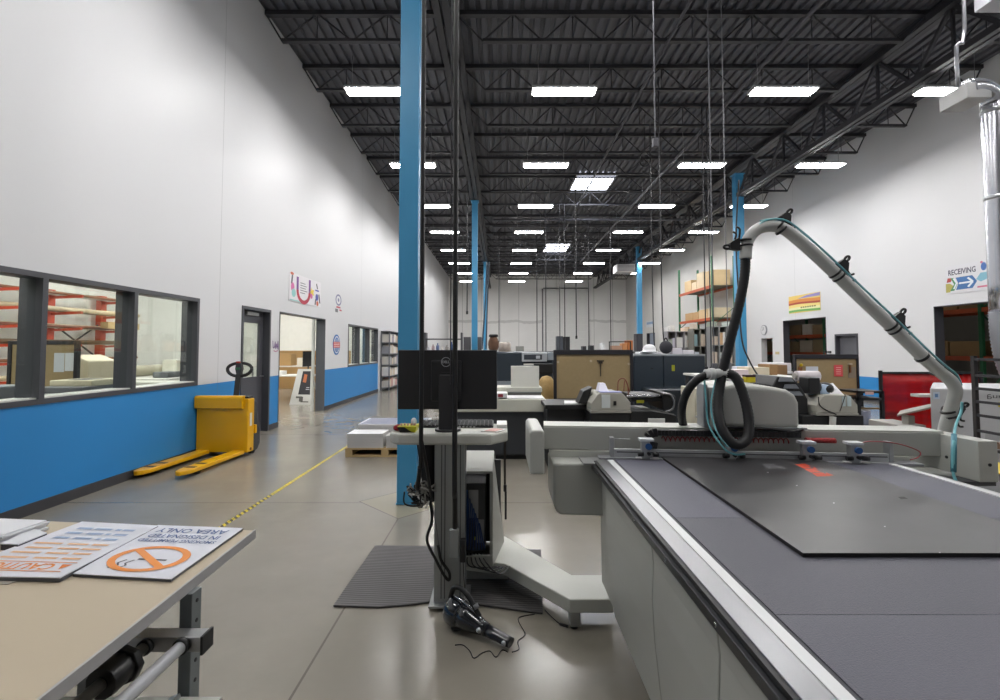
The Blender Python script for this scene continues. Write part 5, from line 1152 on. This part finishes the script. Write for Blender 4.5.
tag(bx(764, 776, 6.72, 0, z-.101, .4).build('white_stand', LGT, bevel=.01), 'slim white stand behind the cutting head cover', 'stand')
# --- black shelf with a bucket
Y = 6.9; x0, x1 = at(857,350,Y)[0], at(880.5,350,Y)[0]
t = thing('black_shelf', 'black open shelf holding a silver bucket beside the red curtain', 'shelf', ((x0+x1)/2, Y+.25, 0))
for x in (x0, x1): 
    for y in (Y, Y+.4): B(x-.02, x+.02, y-.02, y+.02, 0, zz(391,Y)).build('post', BK, t)
for py in (391, 398, 427): B(x0-.02, x1+.02, Y-.02, Y+.42, zz(py,Y)-.03, zz(py,Y)).build('shelf', BK, t)
B(x0+.08, x0+.2, Y-.026, Y-.021, zz(394.5,Y), zz(391.6,Y)).build('pink_label', M('#c9a59c', .5), t)
B(x0+.02, x1-.02, Y+.02, Y+.06, zz(409.5,Y), zz(408,Y)).build('rail', M('#8a7550', .5), t)
x, z = xz(866.5, 424, Y+.15); s = thing('bucket', 'silver bucket with a knob on its lid, on the black shelf', 'bucket', (x, Y+.22, zz(427,Y)))
MB().lathe((x, Y+.22, zz(427,Y)+.001), [(.085,0),(.09,.01),(.095,.20),(.085,.21)], 20).build('pail', M('#b9c0d4', .25, .6), s); MB().lathe((x, Y+.22, zz(427,Y)+.211), [(.09,0),(.09,.012),(.03,.02),(.025,.05),(.001,.055)], 16).build('lid', M('#c9cbd0', .3, .3), s)
# --- red translucent curtain screen
rc, nb = newmat('red_curtain'); P_, (x_, y_, z_) = nb.pos()
bandn = nb.n('ShaderNodeMapping'); bandn.inputs['Scale'].default_value = (.6, .6, 3.2); nb.nt.links.new(P_, bandn.inputs['Vector'])
nb.link(nb.mix(nb.ramp(nb.noise(bandn.outputs[0], 1.6, 3), .35, .65), lin('#7a0907'), lin('#cf130f')), 'Base Color'); nb.b.inputs['Roughness'].default_value = .2
nb.b.inputs['Alpha'].default_value = .88; nb.b.inputs['Subsurface Weight'].default_value = 0
Y = 7.3; x0, zt = xz(880.5, 372.5, Y); x1, _ = xz(958, 372.5, Y)
t = thing('welding_curtain', 'red translucent welding curtain on a black frame', 'screen', ((x0+x1)/2, Y, 0))
B(x0-.02, x0+.015, Y-.02, Y+.02, 0, zt+.03).build('post', BK, t); B(x1-.015, x1+.02, Y-.02, Y+.02, 0, zt+.01).build('post', BK, t); B(x0, x1, Y-.015, Y+.015, zt-.02, zt+.01).build('top_rail', BK, t)
for x in (x0, x1): B(x-.03, x+.03, Y-.12, Y+.12, 0, .03).build('foot', BK, t)
mb = MB(); mb.grid(lambda u, v: (x0+.02+(x1-x0-.04)*u, Y+.004*math.sin(u*34), .12+(zt-.14)*v), 80, 6)
cu = mb.build('curtain', rc, t); sl = cu.modifiers.new('solid', 'SOLIDIFY'); sl.thickness = .003
Y = 6.9; a, zt2 = xz(952, 372.5, Y); b, _ = xz(980, 372.5, Y)
t = thing('welding_curtain', 'shorter red curtain panel behind the white machine', 'screen', ((a+b)/2, Y, 0))
MB().grid(lambda u, v: (a+.02+(b-a-.04)*u, Y+.004*math.sin(u*20), .12+(zt2-.14)*v), 40, 6).build('curtain', rc, t).modifiers.new('solid', 'SOLIDIFY').thickness = .003
B(a, b, Y-.015, Y+.015, zt2-.02, zt2+.01).build('top_rail', BK, t); B(b-.015, b+.02, Y-.02, Y+.02, 0, zt2+.01).build('post', BK, t); B(b-.03, b+.03, Y-.25, Y+.25, 0, .03).build('foot', BK, t)
# --- white machine on the right with infeed table
Y = 4.6; x0, zt = xz(930, 388, Y); x1 = 6.2
t = thing('white_machine', 'big white machine with a black knob and a blue label behind the black rack', 'machine', (5.1, 4.7, 0))
pl_ = [(x0, Y), (5.75, 3.92), (6.35, 4.95), (x0*(Y+.75)/Y+.03, Y+.75)]
MB().prism(pl_, 'z', .06, zt).build('body', M('#c7c8cb', .4, var=.03), t, .012); MB().prism([(x+.04 if x < 5 else x-.04, y+.04) for x, y in pl_], 'z', 0, .06).build('plinth', BLK, t)
def wm(px, py):    # point on the angled front face
    a, b = ray(px, py); m = (3.92-Y)/(5.75-x0); yy = (Y - m*x0)/(1 - m*a); return at(px, py, yy)
def wm_quad(pa, ya_, pb, yb_): return Quad(wm(pa, yb_), wm(pb, yb_), wm(pb, ya_), wm(pa, ya_))
p = Vector(wm(946.5, 410)); nf = wm_quad(940,400,950,410).nrm; MB().cyl(p+nf*.06, p, .045, n=16).build('black_knob', BLK, t)
mb = MB(); wm_quad(933,392,939.5,399).rect(mb, 0, 1, 0, 1, .003); mb.build('label', M('#c9d6e6', .5), t)
mb = MB(); wm_quad(933,392,939.5,399).rect(mb, .25, .75, .25, .75, .005); mb.build('label_mark', M('#6f93c2', .5), t)
lq = wm_quad(987,394,1010,399); mb = MB(); [lq.rect(mb, a_, b_, c_, d_, .003) for a_, b_, c_, d_ in ((0,.05,0,.9),(.05,.16,.8,.95),(.05,.16,.4,.52),(.05,.16,0,.12),(.15,.2,.1,.42),(.25,.30,.2,.75),(.30,.42,.2,.3),(.40,.45,.2,.75),(.5,.55,.2,.75),(.55,.66,.42,.54),(.64,.69,.2,.75))]
mb.build('maker_lettering', M('#55555a', .5), t)
mb = MB(); wm_quad(998,402,1010,407).rect(mb, 0, 1, 0, 1, .003); mb.build('yellow_sticker', M('#c9b92a', .5), t)
mb = MB(); wm_quad(985,432,1010,470).rect(mb, 0, 1, 0, 1, .003); mb.build('vent_panel', M('#aeafb2', .45), t)
B(x0-.09, x0+.1, Y+.02, Y+.12, zz(397.5,Y), zz(394.5,Y)).build('side_arm', M('#d9d6cf', .4), t, .004)
MB().slab([at(897,416.5,Y), at(930,409,Y), (x0+.28, Y+.3, zz(409,Y)), (at(897,416.5,Y)[0]+.28, Y+.3, at(897,416.5,Y)[2])], .018).build('infeed_table', M('#9c958d', .45), t, .004)
a = at(908,350,Y)[0]; B(a+.05, a+.11, Y+.08, Y+.16, .0, zz(414,Y)-.03).build('table_leg', M('#b9b6b0', .45), t); B(a-.06, x0-.001, Y+.05, Y+.45, .02, zz(426,Y)).build('lower_box', M('#9c9892', .5), t, .01)
# --- black rack frame in front of it
Y = 3.75; a = at(973.5,350,Y)[0]; zt = zz(356, Y)
t = thing('wire_rack', 'black tube rack with shelves in front of the white machine', 'rack', (a+.25, 3.2, 0))
for x, y in ((a, Y), (a, Y-1.1), (a+.5, Y), (a+.5, Y-1.1)): B(x-.014, x+.014, y-.014, y+.014, 0, zt).build('post', M('#3c3a3a', .5, .3), t)
for py in (358, 374, 387, 400, 413.5, 429, 446):
    z = zz(py, Y); mb = MB().box(a-.012, a+.012, Y-1.086, Y-.0141, z-.02, z).box(a+.488, a+.512, Y-1.086, Y-.0141, z-.02, z).box(a+.0141, a+.486, Y-1.112, Y-1.088, z-.02, z)
    mb.build('shelf_frame', M('#47474b', .45, .4), t)
tag(B(a+.03, a+.47, Y-1.0, Y-.1, zz(446,Y)+.001, zz(446,Y)+.05).build('cut_panels', M('#8a6f5a', .6), bevel=.004), 'brown cut panels lying on the lowest rack shelf', 'panels')
tag(MB().slab([fl(968,468,.72), fl(986,461,.72), fl(1010,466,.72), fl(1010,473,.72), fl(985,476,.72)], .008).build('yellow_pad', M('#d2c13a', .5)), 'yellow pad lying low beside the bed near the bridge end', 'pad')
t = thing('low_cart', 'low dark cart beside the far bed corner under the yellow pad', 'cart', (2.9, 2.95, 0))
B(2.56, 3.4, 2.62, 3.3, .68, .719).build('deck', M('#2c2d30', .5), t, .006)
for x in (2.6, 3.36):
    for y in (2.66, 3.26): MB().cyl((x, y, .06), (x, y, .68), .018).build('leg', BK, t); MB().cyl((x-.015, y, .03), (x+.015, y, .03), .03, n=12).build('caster', RUB, t)
# cable from the ceiling curving to the far packing table
s = thing('power_drop_cable', 'thin black cable drooping from the right blue column to the white stand', 'cable', (3.6, 6.6, 1.2))
MB().tube([at(739,180,7.4),at(736,240,7.4),at(739,300,7.2),at(742,340,7.0),at(749,360,6.9),at(760,378,6.75),at(770,386,6.62)], .012, 6, sub=8).build('cable', BLK, s)

# ================================================================== HANGING CABLE DROPS, DUCT AND UNITS OVERHEAD
def drop(px, Y, z0, r, lb, c='#26262a', top=7.0, bend=0):
    x = at(px, 350, Y)[0]; s = thing('power_drop_cable', lb, 'cable', (x, Y, z0)); MB().tube([(x,Y,top),(x,Y,(top+z0)/2+1),(x+bend*.3,Y,z0+.6),(x+bend,Y,z0)], r, 6, sub=3).build('cable', M(c, .5), s); B(x+bend-.03, x+bend+.03, Y-.03, Y+.03, z0-.10, z0).build('plug_box', M(c, .5), s, .008); return s
drop(658, 5.4, 3.9, .007, 'pale cable drop with a small box, second fixture row above the black feeder', '#63636a')
drop(714, 6.6, 1.3, .008, 'grey cable drop to the packing table beside the black hose', '#5a5a60')
drop(728, 6.9, 1.3, .007, 'thin grey cable drop right next to the one over the packing table', '#77777c')
drop(662, 9.5, 1.6, .012, 'black cable drop ending at the dark bag on the press', bend=.05)
drop(653, 11.5, 1.5, .012, 'black cable drop just beside the far blue column', bend=.05)
drop(706, 10.7, 1.1, .013, 'black cable drop in front of the bookcase on the receiving side')
drop(711, 10.7, 1.1, .013, 'black cable drop closest to the second bookcase in front of the rack')
for px, Y, z0, lb in ((546,17.4,1.0,'black cable drop at the left edge of the overhead door'), (560,18,1.2,'black cable drop over the dark tower cabinet'), (565,18,1.2,'second black cable drop over the dark tower cabinet'), (576.5,15,1.9,'grey cable drop in the middle of the overhead door'), (589,19.4,1.0,'black cable drop at the right edge of the overhead door'), (611,19.4,1.0,'black cable drop right of the overhead door'), (537,22,1.0,'thin black cable drop on the concrete panels left of the overhead door'), (499,22,1.0,'thin black cable drop near the third blue column'), (467,14,2.6,'black cable drop left of the second blue column')):
    drop(px, Y, z0, .018, lb)
# small grey pendant switch on the middle drop
s = thing('power_drop_cable', 'twisted dark cables leaning beside the third blue column', 'cable', (-.45, 17, 1.7))
MB().tube([at(487,262,17),at(485.5,300,17),at(483,335,17),at(482,349,17)], .03, 6, sub=5).tube([at(489,262,17),at(487.5,300,17),at(486,349,17)], .025, 6, sub=5).build('cable', M('#2b3a4a', .5), s)
# unit heater
x, z = xz(626, 268, 26); t = thing('unit_heater', 'pale grey unit heater hung under the roof by the far columns', 'heater', (x, 26, z-.25))
B(x-.5, x+.5, 26, 26.9, z-.2, z+.22).build('casing', M('#b9b9bb', .4), t, .02); mb = MB()
for k in range(5): mb.box(x-.45, x+.45, 25.97, 25.999, z-.15+.07*k, z-.12+.07*k)
mb.build('louvre', M('#77777b', .5), t); MB().cyl((x-.3, 26.4, z+.22), (x-.3, 26.4, 7.6), .015).cyl((x+.3, 26.4, z+.22), (x+.3, 26.4, 7.6), .015).build('hanger_rod', M('#55555a', .5), t)
# silver duct and collector box at the right edge
Y = 5.4; xd = at(998, 200, Y)[0]; ze = zz(88, Y)
t = thing('exhaust_duct', 'shiny silver exhaust duct dropping down the right side to a ribbed hose', 'duct', (xd, Y, 0))
MB().tube([(xd-.3,Y,ze-.02),(xd-.2,Y,ze-.01),(xd-.08,Y,ze-.05),(xd,Y,ze-.16),(xd,Y,ze-.5),(xd,Y,zz(312,Y))], .115, 20, sub=5).build('pipe', M('#c4c6cc', .22, .9, .03, 6), t)
for py in (196, 110): MB().cyl((xd,Y,zz(py+4,Y)), (xd,Y,zz(py,Y)), .12, n=20).build('collar', M('#b4b6bb', .3, .9), t)
MB().tube([(xd,Y,zz(312,Y)),(xd+.005,Y,zz(335,Y)),(xd+.05,Y,zz(360,Y)),(xd+.15,Y,zz(385,Y)),(xd+.35,Y+.05,zz(410,Y)),(xd+.6,Y+.1,zz(430,Y)),(xd+.9,Y+.1,.7)], .125, 18, sub=14, ribs=.1).build('flexible_hose', M('#a9abb2', .35, .7), t)
B(at(959,95,Y)[0], at(983,95,Y)[0], Y-.1, Y+.25, zz(102,Y), zz(87,Y)).build('collector_box', M('#bdbdbd', .4), t, .008)
MB().tube([(xd-.4,Y,zz(87,Y)),(xd-.4,Y,ze+.5),(xd-.3,Y,ze+.7),(xd-.3,Y,7.0)], .02, 8, sub=3).build('conduit', M('#8b8b90', .3, .7), t)
p = at(974, 13, 5.9); t = thing('air_handler', 'white air handler casing hung at the top right corner', 'air unit', (p[0]+.8, 5.3, p[2]))
B(p[0], p[0]+1.7, 4.7, 5.9, p[2], p[2]+.8).build('casing', M('#b2b2b8', .4), t, .01); B(p[0]-.006, p[0]-.001, 4.85, 5.5, p[2]+.1, p[2]+.7).build('side_grille', M('#6b6b78', .5), t)
for x in (p[0]+.3, p[0]+1.4): MB().cyl((x,5.3,p[2]+.8), (x,5.3,7.6), .012).build('hanger_rod', M('#55555a', .5), t)
x, z = xz(645, 159, 11); t = thing('cable_coil', 'coil of black cable tied up under the roof joists', 'cable coil', (x, 11, z-.2))
MB().tube([(x+.13*math.cos(a*.5), 11+.02*math.sin(a), z+.17*math.sin(a*.5)) for a in range(0, 40)], .015, 6).build('coil', BLK, t); MB().cyl((x, 11, z+.17), (x, 11, 7.06), .006).build('tie', BLK, t)

# ================================================================== FAR BACKGROUND
# bookcases on the receiving side
def bookcase(name, label, px0, px1, Y, zt, n, bays, frame):
    a, b = at(px0,350,Y)[0], at(px1,350,Y)[0]; t = thing(name, label, 'bookcase', ((a+b)/2, Y+.2, 0)); fm_ = M(frame, .5)
    for k in range(bays+1): x = a+(b-a)*k/bays; B(x-.015, x+.015, Y, Y+.4, 0, zt).build('upright', fm_, t)
    for k in range(n+1):
        for j in range(bays): B(a+(b-a)*j/bays+.016, a+(b-a)*(j+1)/bays-.016, Y, Y+.4, .03+(zt-.05)*k/n, .05+(zt-.05)*k/n).build('shelf', fm_, t)
    B(a+.016, b-.016, Y+.401, Y+.41, .03, zt).build('back_panel', M('#c2beb6', .6), t); return a, b
bc = ['#c9d2cc', '#d9d6d0', '#8fb0b4', '#e0dfdc', '#c9a37a', '#b9b4c2', '#e3cdb4', '#9fa89a', '#cdbfae', '#d6dde3']
for nm, px0, px1, Y, zt, n, bays, fr_, lb in (('bookcase', 668, 693, 14.5, 2.02, 4, 3, '#98969b', 'bookcase with pale files nearest the dark doorway, beyond the press'), ('bookcase', 694, 707.5, 14.0, 2.08, 4, 2, '#7d7c75', 'dark framed bookcase with cream files in the middle of the receiving side'), ('bookcase', 712, 735, 13.4, 2.12, 4, 3, '#8b8d8e', 'bookcase with assorted files beside the blue column')):
    a, b = bookcase(nm, lb, px0, px1, Y, zt, n, bays, fr_); nmn = {668:'nearest the dark doorway', 694:'in the middle of the three', 712:'beside the blue column'}[px0]
    for k in range(1, n+1):
        for j in range(bays):
            if k == n and j % 2: continue
            xa_, xb_ = a+(b-a)*j/bays+.02, a+(b-a)*(j+1)/bays-.02; x = xa_; zb_ = (.052+(zt-.05)*k/n)
            while x < xb_ - .06:
                w = min(random.uniform(.09, .2), xb_-x); h = random.uniform(.22, .38) if k < n else random.uniform(.1, .2)
                h = min(h, (zt-.05)/n-.04) if k < n else h
                tag(B(x, x+w-.008, Y+.04, Y+.36, zb_, zb_+h).build('file_box', M(random.choice(bc), .6)), f'file or box standing in the bookcase {nmn}', 'box', f'files in the bookcase {nmn}'); x += w
# pallet rack with cartons beyond the bookcases
OR_, GR_ = M('#b5532c', .5), M('#2f6a48', .5)
def pallet_rack(label, x0, x1, y0, y1, levels, h, cols, group, along='y'):
    t = thing('pallet_rack', label, 'rack', ((x0+x1)/2, (y0+y1)/2, 0)); n = max(1, round((y1-y0)/2.6))
    for k in range(n+1):
        y = y0+(y1-y0)*k/n
        for x in (x0, x1): B(x-.04, x+.04, y-.04, y+.04, 0, h).build('upright', GR_, t)
        MB().bar((x0, y, .3), (x1, y, 1.3), .025).bar((x1, y, 1.4), (x0, y, 2.4), .025).bar((x0, y, 2.5), (x1, y, 3.3), .025).build('brace', GR_, t)
    for z in levels:
        for x in (x0, x1): B(x-.025, x+.025, y0+.04, y1-.04, z-.12, z).build('beam', OR_, t)
        B(x0+.026, x1-.026, y0+.05, y1-.05, z-.03, z-.005).build('deck', M('#6b6456', .7), t)
    for z in [0.0]+list(levels):
        for k in range(n):
            y = y0+(y1-y0)*k/n+.12; ye = y0+(y1-y0)*(k+1)/n-.12
            while y < ye-.5:
                w = min(random.uniform(.6, 1.0), ye-y); hh = random.uniform(.35, .52) if z < h-1.4 else random.uniform(.4, .8)
                tag(B(x0+.08, x1-.1, y, y+w-.06, z+.003, z+hh).build('carton', M(random.choice(cols), .75, 0, .1, 4), bevel=.01), label_c[group], 'box', group); y += w
label_c = {'cartons on the far tall rack': 'carton on the tall orange and green rack beyond the bookcases', 'cartons in the receiving room': 'carton on the racking inside the receiving room', 'cartons on the near receiving rack': 'carton on the rack inside the nearest receiving doorway'}
pallet_rack('tall green and orange pallet rack stacked with cartons beyond the bookcases', 9.15, 10.1, 20.6, 24.4, (1.5, 2.85, 4.25), 5.5, ['#c2a67c', '#cdb48c', '#b7966a', '#d3c3a4'], 'cartons on the far tall rack')
ck = ['#b9b2a2', '#8f7a5e', '#7c6a52', '#c3c1ba', '#9b8a6c', '#6f5f4a']
pallet_rack('pallet rack with red beams inside the receiving doorway below the rainbow poster', 12.3, 13.3, 15.6, 23.4, (1.35, 2.05, 3.2), 4.2, ck, 'cartons in the receiving room')
pallet_rack('pallet rack with red beams inside the doorway under the receiving sign', 12.3, 13.3, 9.6, 14.9, (1.3, 2.55), 4.2, ['#9b7f58', '#86704f', '#a58a63'], 'cartons on the near receiving rack')
# clutter on the back counter line
Y = 19.5
t = desk('back_counter', 'long dark back counter under the concrete wall', at(505,350,20)[0], at(640,350,20)[0], 20, 20.9, 1.38, '#3c3e44', '#2c2c30')
zc = 1.381
for px0, px1, h, c, nm, lb in ((557,563,0.64,'#3f444c','tower_cabinet','grey half of the dark tower cabinet pair on the back counter'), (563.5,570,.62,'#17171a','tower_cabinet','black half of the dark tower cabinet pair on the back counter'), (516,524,.22,'#8b8b86','parts_bin','grey parts bin on the back counter left of the overhead door'), (590,594,.25,'#26262a','black_box','small black box on the back counter at the door edge'), (583,586.5,.22,'#38383c','black_box','tiny dark box on the back counter before the overhead door'), (612,622,.24,'#b08a72','carton','tan carton on the back counter near the far blue column'), (622.5,627,.34,'#c98a58','carton','orange carton on the back counter near the far blue column'), (627.5,633,.46,'#b9703a','carton','tall orange carton on the back counter beside the far blue column'), (602,604.5,.35,'#dedede','white_bottle','white bottle standing on the back counter')):
    tag(bx(px0, px1, 20.2, zc, zc+h, .5).build(nm, M(c, .5), bevel=.01), lb, 'cabinet' if 'tower' in nm else 'box')
t = thing('work_bench_rail', 'dark rail frame standing on the back counter', 'frame', (at(616,350,20.1)[0], 20.1, zc))
a, b = at(609,350,20.1)[0], at(631,350,20.1)[0]; B(a, b, 20.08, 20.12, zc+.38, zc+.42).build('rail', BK, t)
for x in (a+.02, b-.02): B(x-.02, x+.02, 20.08, 20.12, zc, zc+.38).build('post', BK, t)
tag(bx(637, 643, 21, 0, 2.15, .5).build('dark_locker', M('#33333a', .5), bevel=.01), 'dark slim locker right of the far blue column', 'cabinet')
# left far shelves, bundles near the second column
Y = 13.5
t = thing('wire_shelf', 'low shelf of bottles and tubs seen just over the monitor', 'shelf', (at(440,350,Y)[0], Y+.2, 0)); a, b = at(424,350,Y)[0], at(462,350,Y)[0]
for z in (.4, .95, 1.4): B(a, b, Y, Y+.4, z-.03, z).build('shelf', M('#4b4b50', .5), t)
for x in (a+.02, b-.02): B(x-.02, x+.02, Y, Y+.4, 0, 1.95).build('upright', M('#4b4b50', .5), t)
B(a+.041, b-.041, Y, Y+.4, 1.75, 1.78).build('shelf', M('#4b4b50', .5), t)
k = 0; x = a+.06
while x < b-.12:
    h = random.uniform(.16, .3); tag(MB().cyl((x+.05, Y+.12, 1.401), (x+.05, Y+.12, 1.401+h*.75), .045, n=10).cyl((x+.05, Y+.12, 1.401+h*.75), (x+.05, Y+.12, 1.401+h), .02, n=8).build('bottle', M(['#dcdce2','#c9b3b8','#6f82b0','#e6e3e0','#a9a4a0','#4b6fb0'][k % 6], .4)), 'bottle on the low shelf seen over the monitor', 'bottle', 'bottles on the low shelf'); x += .13; k += 1
for px0, px1, lb in ((463.5, 470.5, 'dark grey box unit on the near side of the second blue column'), (477.5, 481.5, 'slim dark grey box unit on the far side of the second blue column')):
    t = tag(bx(px0, px1, 15.2, .0, zz(337,15.2), .35).build('electrical_cabinet', M('#4c4c50', .5), bevel=.01), lb, 'cabinet')
x, z = xz(493.5, 350, 11.5); s = thing('wrapped_bundle', 'brown fur like bundle with a dark cap on a stand near the third blue column', 'bundle', (x, 11.5, 0))
MB().cyl((x, 11.5, 0), (x, 11.5, 1.40), .06).build('stand', BK, s); MB().ball((x, 11.5, 1.60), .13, .13, .22).build('bundle', M('#6d5140', .9, 0, .35, 12, .6, 40), s); MB().lathe((x, 11.5, 1.78), [(.11,0),(.11,.05),(.08,.06)], 14).build('dark_cap', M('#2e2a2a', .6), s)
x, z = xz(505, 350, 12); s = thing('clear_tub', 'pale translucent tub with dark contents beside the brown bundle', 'tub', (x, 12, 0))
MB().cyl((x, 12, 0), (x, 12, 1.42), .12).build('pedestal', BK, s); MB().lathe((x, 12, 1.421), [(.13,0),(.15,.02),(.15,.20),(.12,.24)], 16).build('tub', M('#b3a89f', .4, 0, .3, 14), s)

# ================================================================== SIGNS ON THE RIGHT WALL
def sign_right(name, label, cat, pl, pr, zb, zt, col):
    y0, y1 = onx(pl, 300, XR)[1], onx(pr, 300, XR)[1]          # pl far end, pr near end
    s = thing(name, label, cat, (XR, (y0+y1)/2, zb)); B(XR-.012, XR-.001, y1, y0, zb, zt).build('board', M(col, .4, var=.02), s)
    return s, Quad((XR-.012, y0, zb), (XR-.012, y1, zb), (XR-.012, y1, zt), (XR-.012, y0, zt))
s, q = sign_right('wall_poster', 'rainbow banded poster above the receiving doorway', 'poster', 789, 820.5, onx(805,312,XR)[2], onx(820,291.5,XR)[2], '#e3c66a')
def wave(m, v0, v1, amp, d, u0=0, u1=1, ph=0):
    N = 16; up = [(u0+(u1-u0)*i/N, v1+amp*math.sin(i/N*PI*1.5+ph)) for i in range(N+1)]; lo = [(u0+(u1-u0)*i/N, v0+amp*math.sin(i/N*PI*1.5+ph)) for i in range(N+1)]
    for i in range(N): q.poly(m, [lo[i], lo[i+1], up[i+1], up[i]], d)
deco(q, s, 'orange_band', '#d8893c', lambda m, d: wave(m, .56, .74, .03, d)); deco(q, s, 'red_band', '#a8432e', lambda m, d: wave(m, .46, .57, .03, d*1.5)); deco(q, s, 'yellow_band', '#ecd983', lambda m, d: wave(m, .30, .46, .02, d))
deco(q, s, 'green_band', '#6fae5a', lambda m, d: wave(m, .04, .16, .02, d)); deco(q, s, 'pale_band', '#e9e6b0', lambda m, d: wave(m, .16, .30, .02, d)); deco(q, s, 'purple_corner', '#8d86c2', lambda m, d: q.poly(m, [(.3,.80),(1,.80),(1,.98),(.6,.93)], d*1.6))
deco(q, s, 'caption_marks', '#8a7a4a', lambda m, d: [q.rect(m, .40+k*.07, .45+k*.07, .24, .32, d*2) for k in range(7)])
s, q = sign_right('direction_sign', 'white sign reading receiving with coloured arrows above the near receiving doorway', 'sign', 947, 992, onx(947,294.5,XR)[2], onx(947,267,XR)[2], '#d9d9dd')
mb = MB(); q.text(mb, 'RECEIVING', .07, .70, .66, .86, .002, .02); mb.build('lettering', M('#3c3a52', .5, var=0), s)
def arrow(m, u0, u1, v0, v1, d, tip=.1): q.poly(m, [(u0,v0),(u1-tip,v0),(u1,(v0+v1)/2),(u1-tip,v1),(u0,v1),(u0+tip*.6,(v0+v1)/2)], d)
deco(q, s, 'blue_arrow', '#3f6ea8', lambda m, d: arrow(m, .24, .72, .12, .56, d*1.5)); deco(q, s, 'green_chevron', '#4f8a5c', lambda m, d: q.poly(m, [(.10,.10),(.20,.10),(.28,.33),(.2,.56),(.12,.56),(.20,.33)], d*1.6)); deco(q, s, 'red_patch', '#b04a44', lambda m, d: q.poly(m, [(.02,.42),(.12,.42),(.17,.56),(.05,.58)], d))
deco(q, s, 'olive_patch', '#b3a95a', lambda m, d: q.poly(m, [(.0,.06),(.1,.06),(.18,.28),(.1,.38),(.0,.38)], d)); deco(q, s, 'teal_patch', '#7fb3c6', lambda m, d: q.poly(m, [(.70,.40),(.8,.6),(.96,.6),(.96,.38),(.8,.30)], d)); deco(q, s, 'pale_arrow', '#dfe8ee', lambda m, d: (q.stroke(m, [(.32,.34),(.62,.34)], .03, d*2.4, 1.2), q.stroke(m, [(.52,.50),(.63,.34),(.52,.18)], .03, d*2.4, 1.2), q.stroke(m, [(.19,.54),(.26,.36),(.19,.16)], .022, d*2.4, 1.2)))
deco(q, s, 'blue_emblem', '#4a6fb0', lambda m, d: q.disc(m, .87, .8, .06, .14, d)); deco(q, s, 'pink_emblem', '#c9788e', lambda m, d: (q.disc(m, .83, .95, .03, .04, d*2), q.rect(m, .72, .96, .10, .16, d)))
x = XR; p = onx(764.5, 330, XR); s = thing('wall_clock', 'small round wall clock above the small doorway', 'clock', (XR, p[1], p[2]-.2))
MB().cyl((XR-.04, p[1], p[2]), (XR-.001, p[1], p[2]), .2, n=24).build('case', M('#9a9aa0', .4), s); MB().cyl((XR-.046, p[1], p[2]), (XR-.041, p[1], p[2]), .17, n=24).build('dial', M('#d6d6d8', .4), s); MB().bar((XR-.05, p[1], p[2]), (XR-.05, p[1], p[2]+.12), .012).bar((XR-.05, p[1], p[2]), (XR-.05, p[1]+.08, p[2]), .014).build('hands', BLK, s)
p = onx(650, 324, XR); s = thing('wall_notice', 'small blue lettered notice above the far dark doorway', 'sign', (XR, p[1], p[2]-.2)); B(XR-.012, XR-.001, p[1]-.9, p[1]+.9, p[2]-.22, p[2]+.22).build('board', M('#c9cfd6', .4), s); B(XR-.016, XR-.0125, p[1]-.7, p[1]+.7, p[2]-.02, p[2]+.14).build('lettering', M('#7f9cc0', .4), s)
p = onx(777.5, 353, XR); tag(B(XR-.02, XR-.001, p[1]-.12, p[1]+.12, p[2]-.05, p[2]+.05).build('wall_plate', M('#c9b98a', .5), bevel=.004), 'small tan plate on the wall between the two doorways', 'sign')
p = onx(828, 352, XR); s = thing('wall_hooks', 'pair of small dark hooks on the wall beside the closed grey door', 'hook', (XR, p[1], p[2]))
for dy in (-.1, .1): B(XR-.05, XR-.001, p[1]+dy-.06, p[1]+dy+.06, p[2]-.03, p[2]+.03).build('hook', BLK, s)
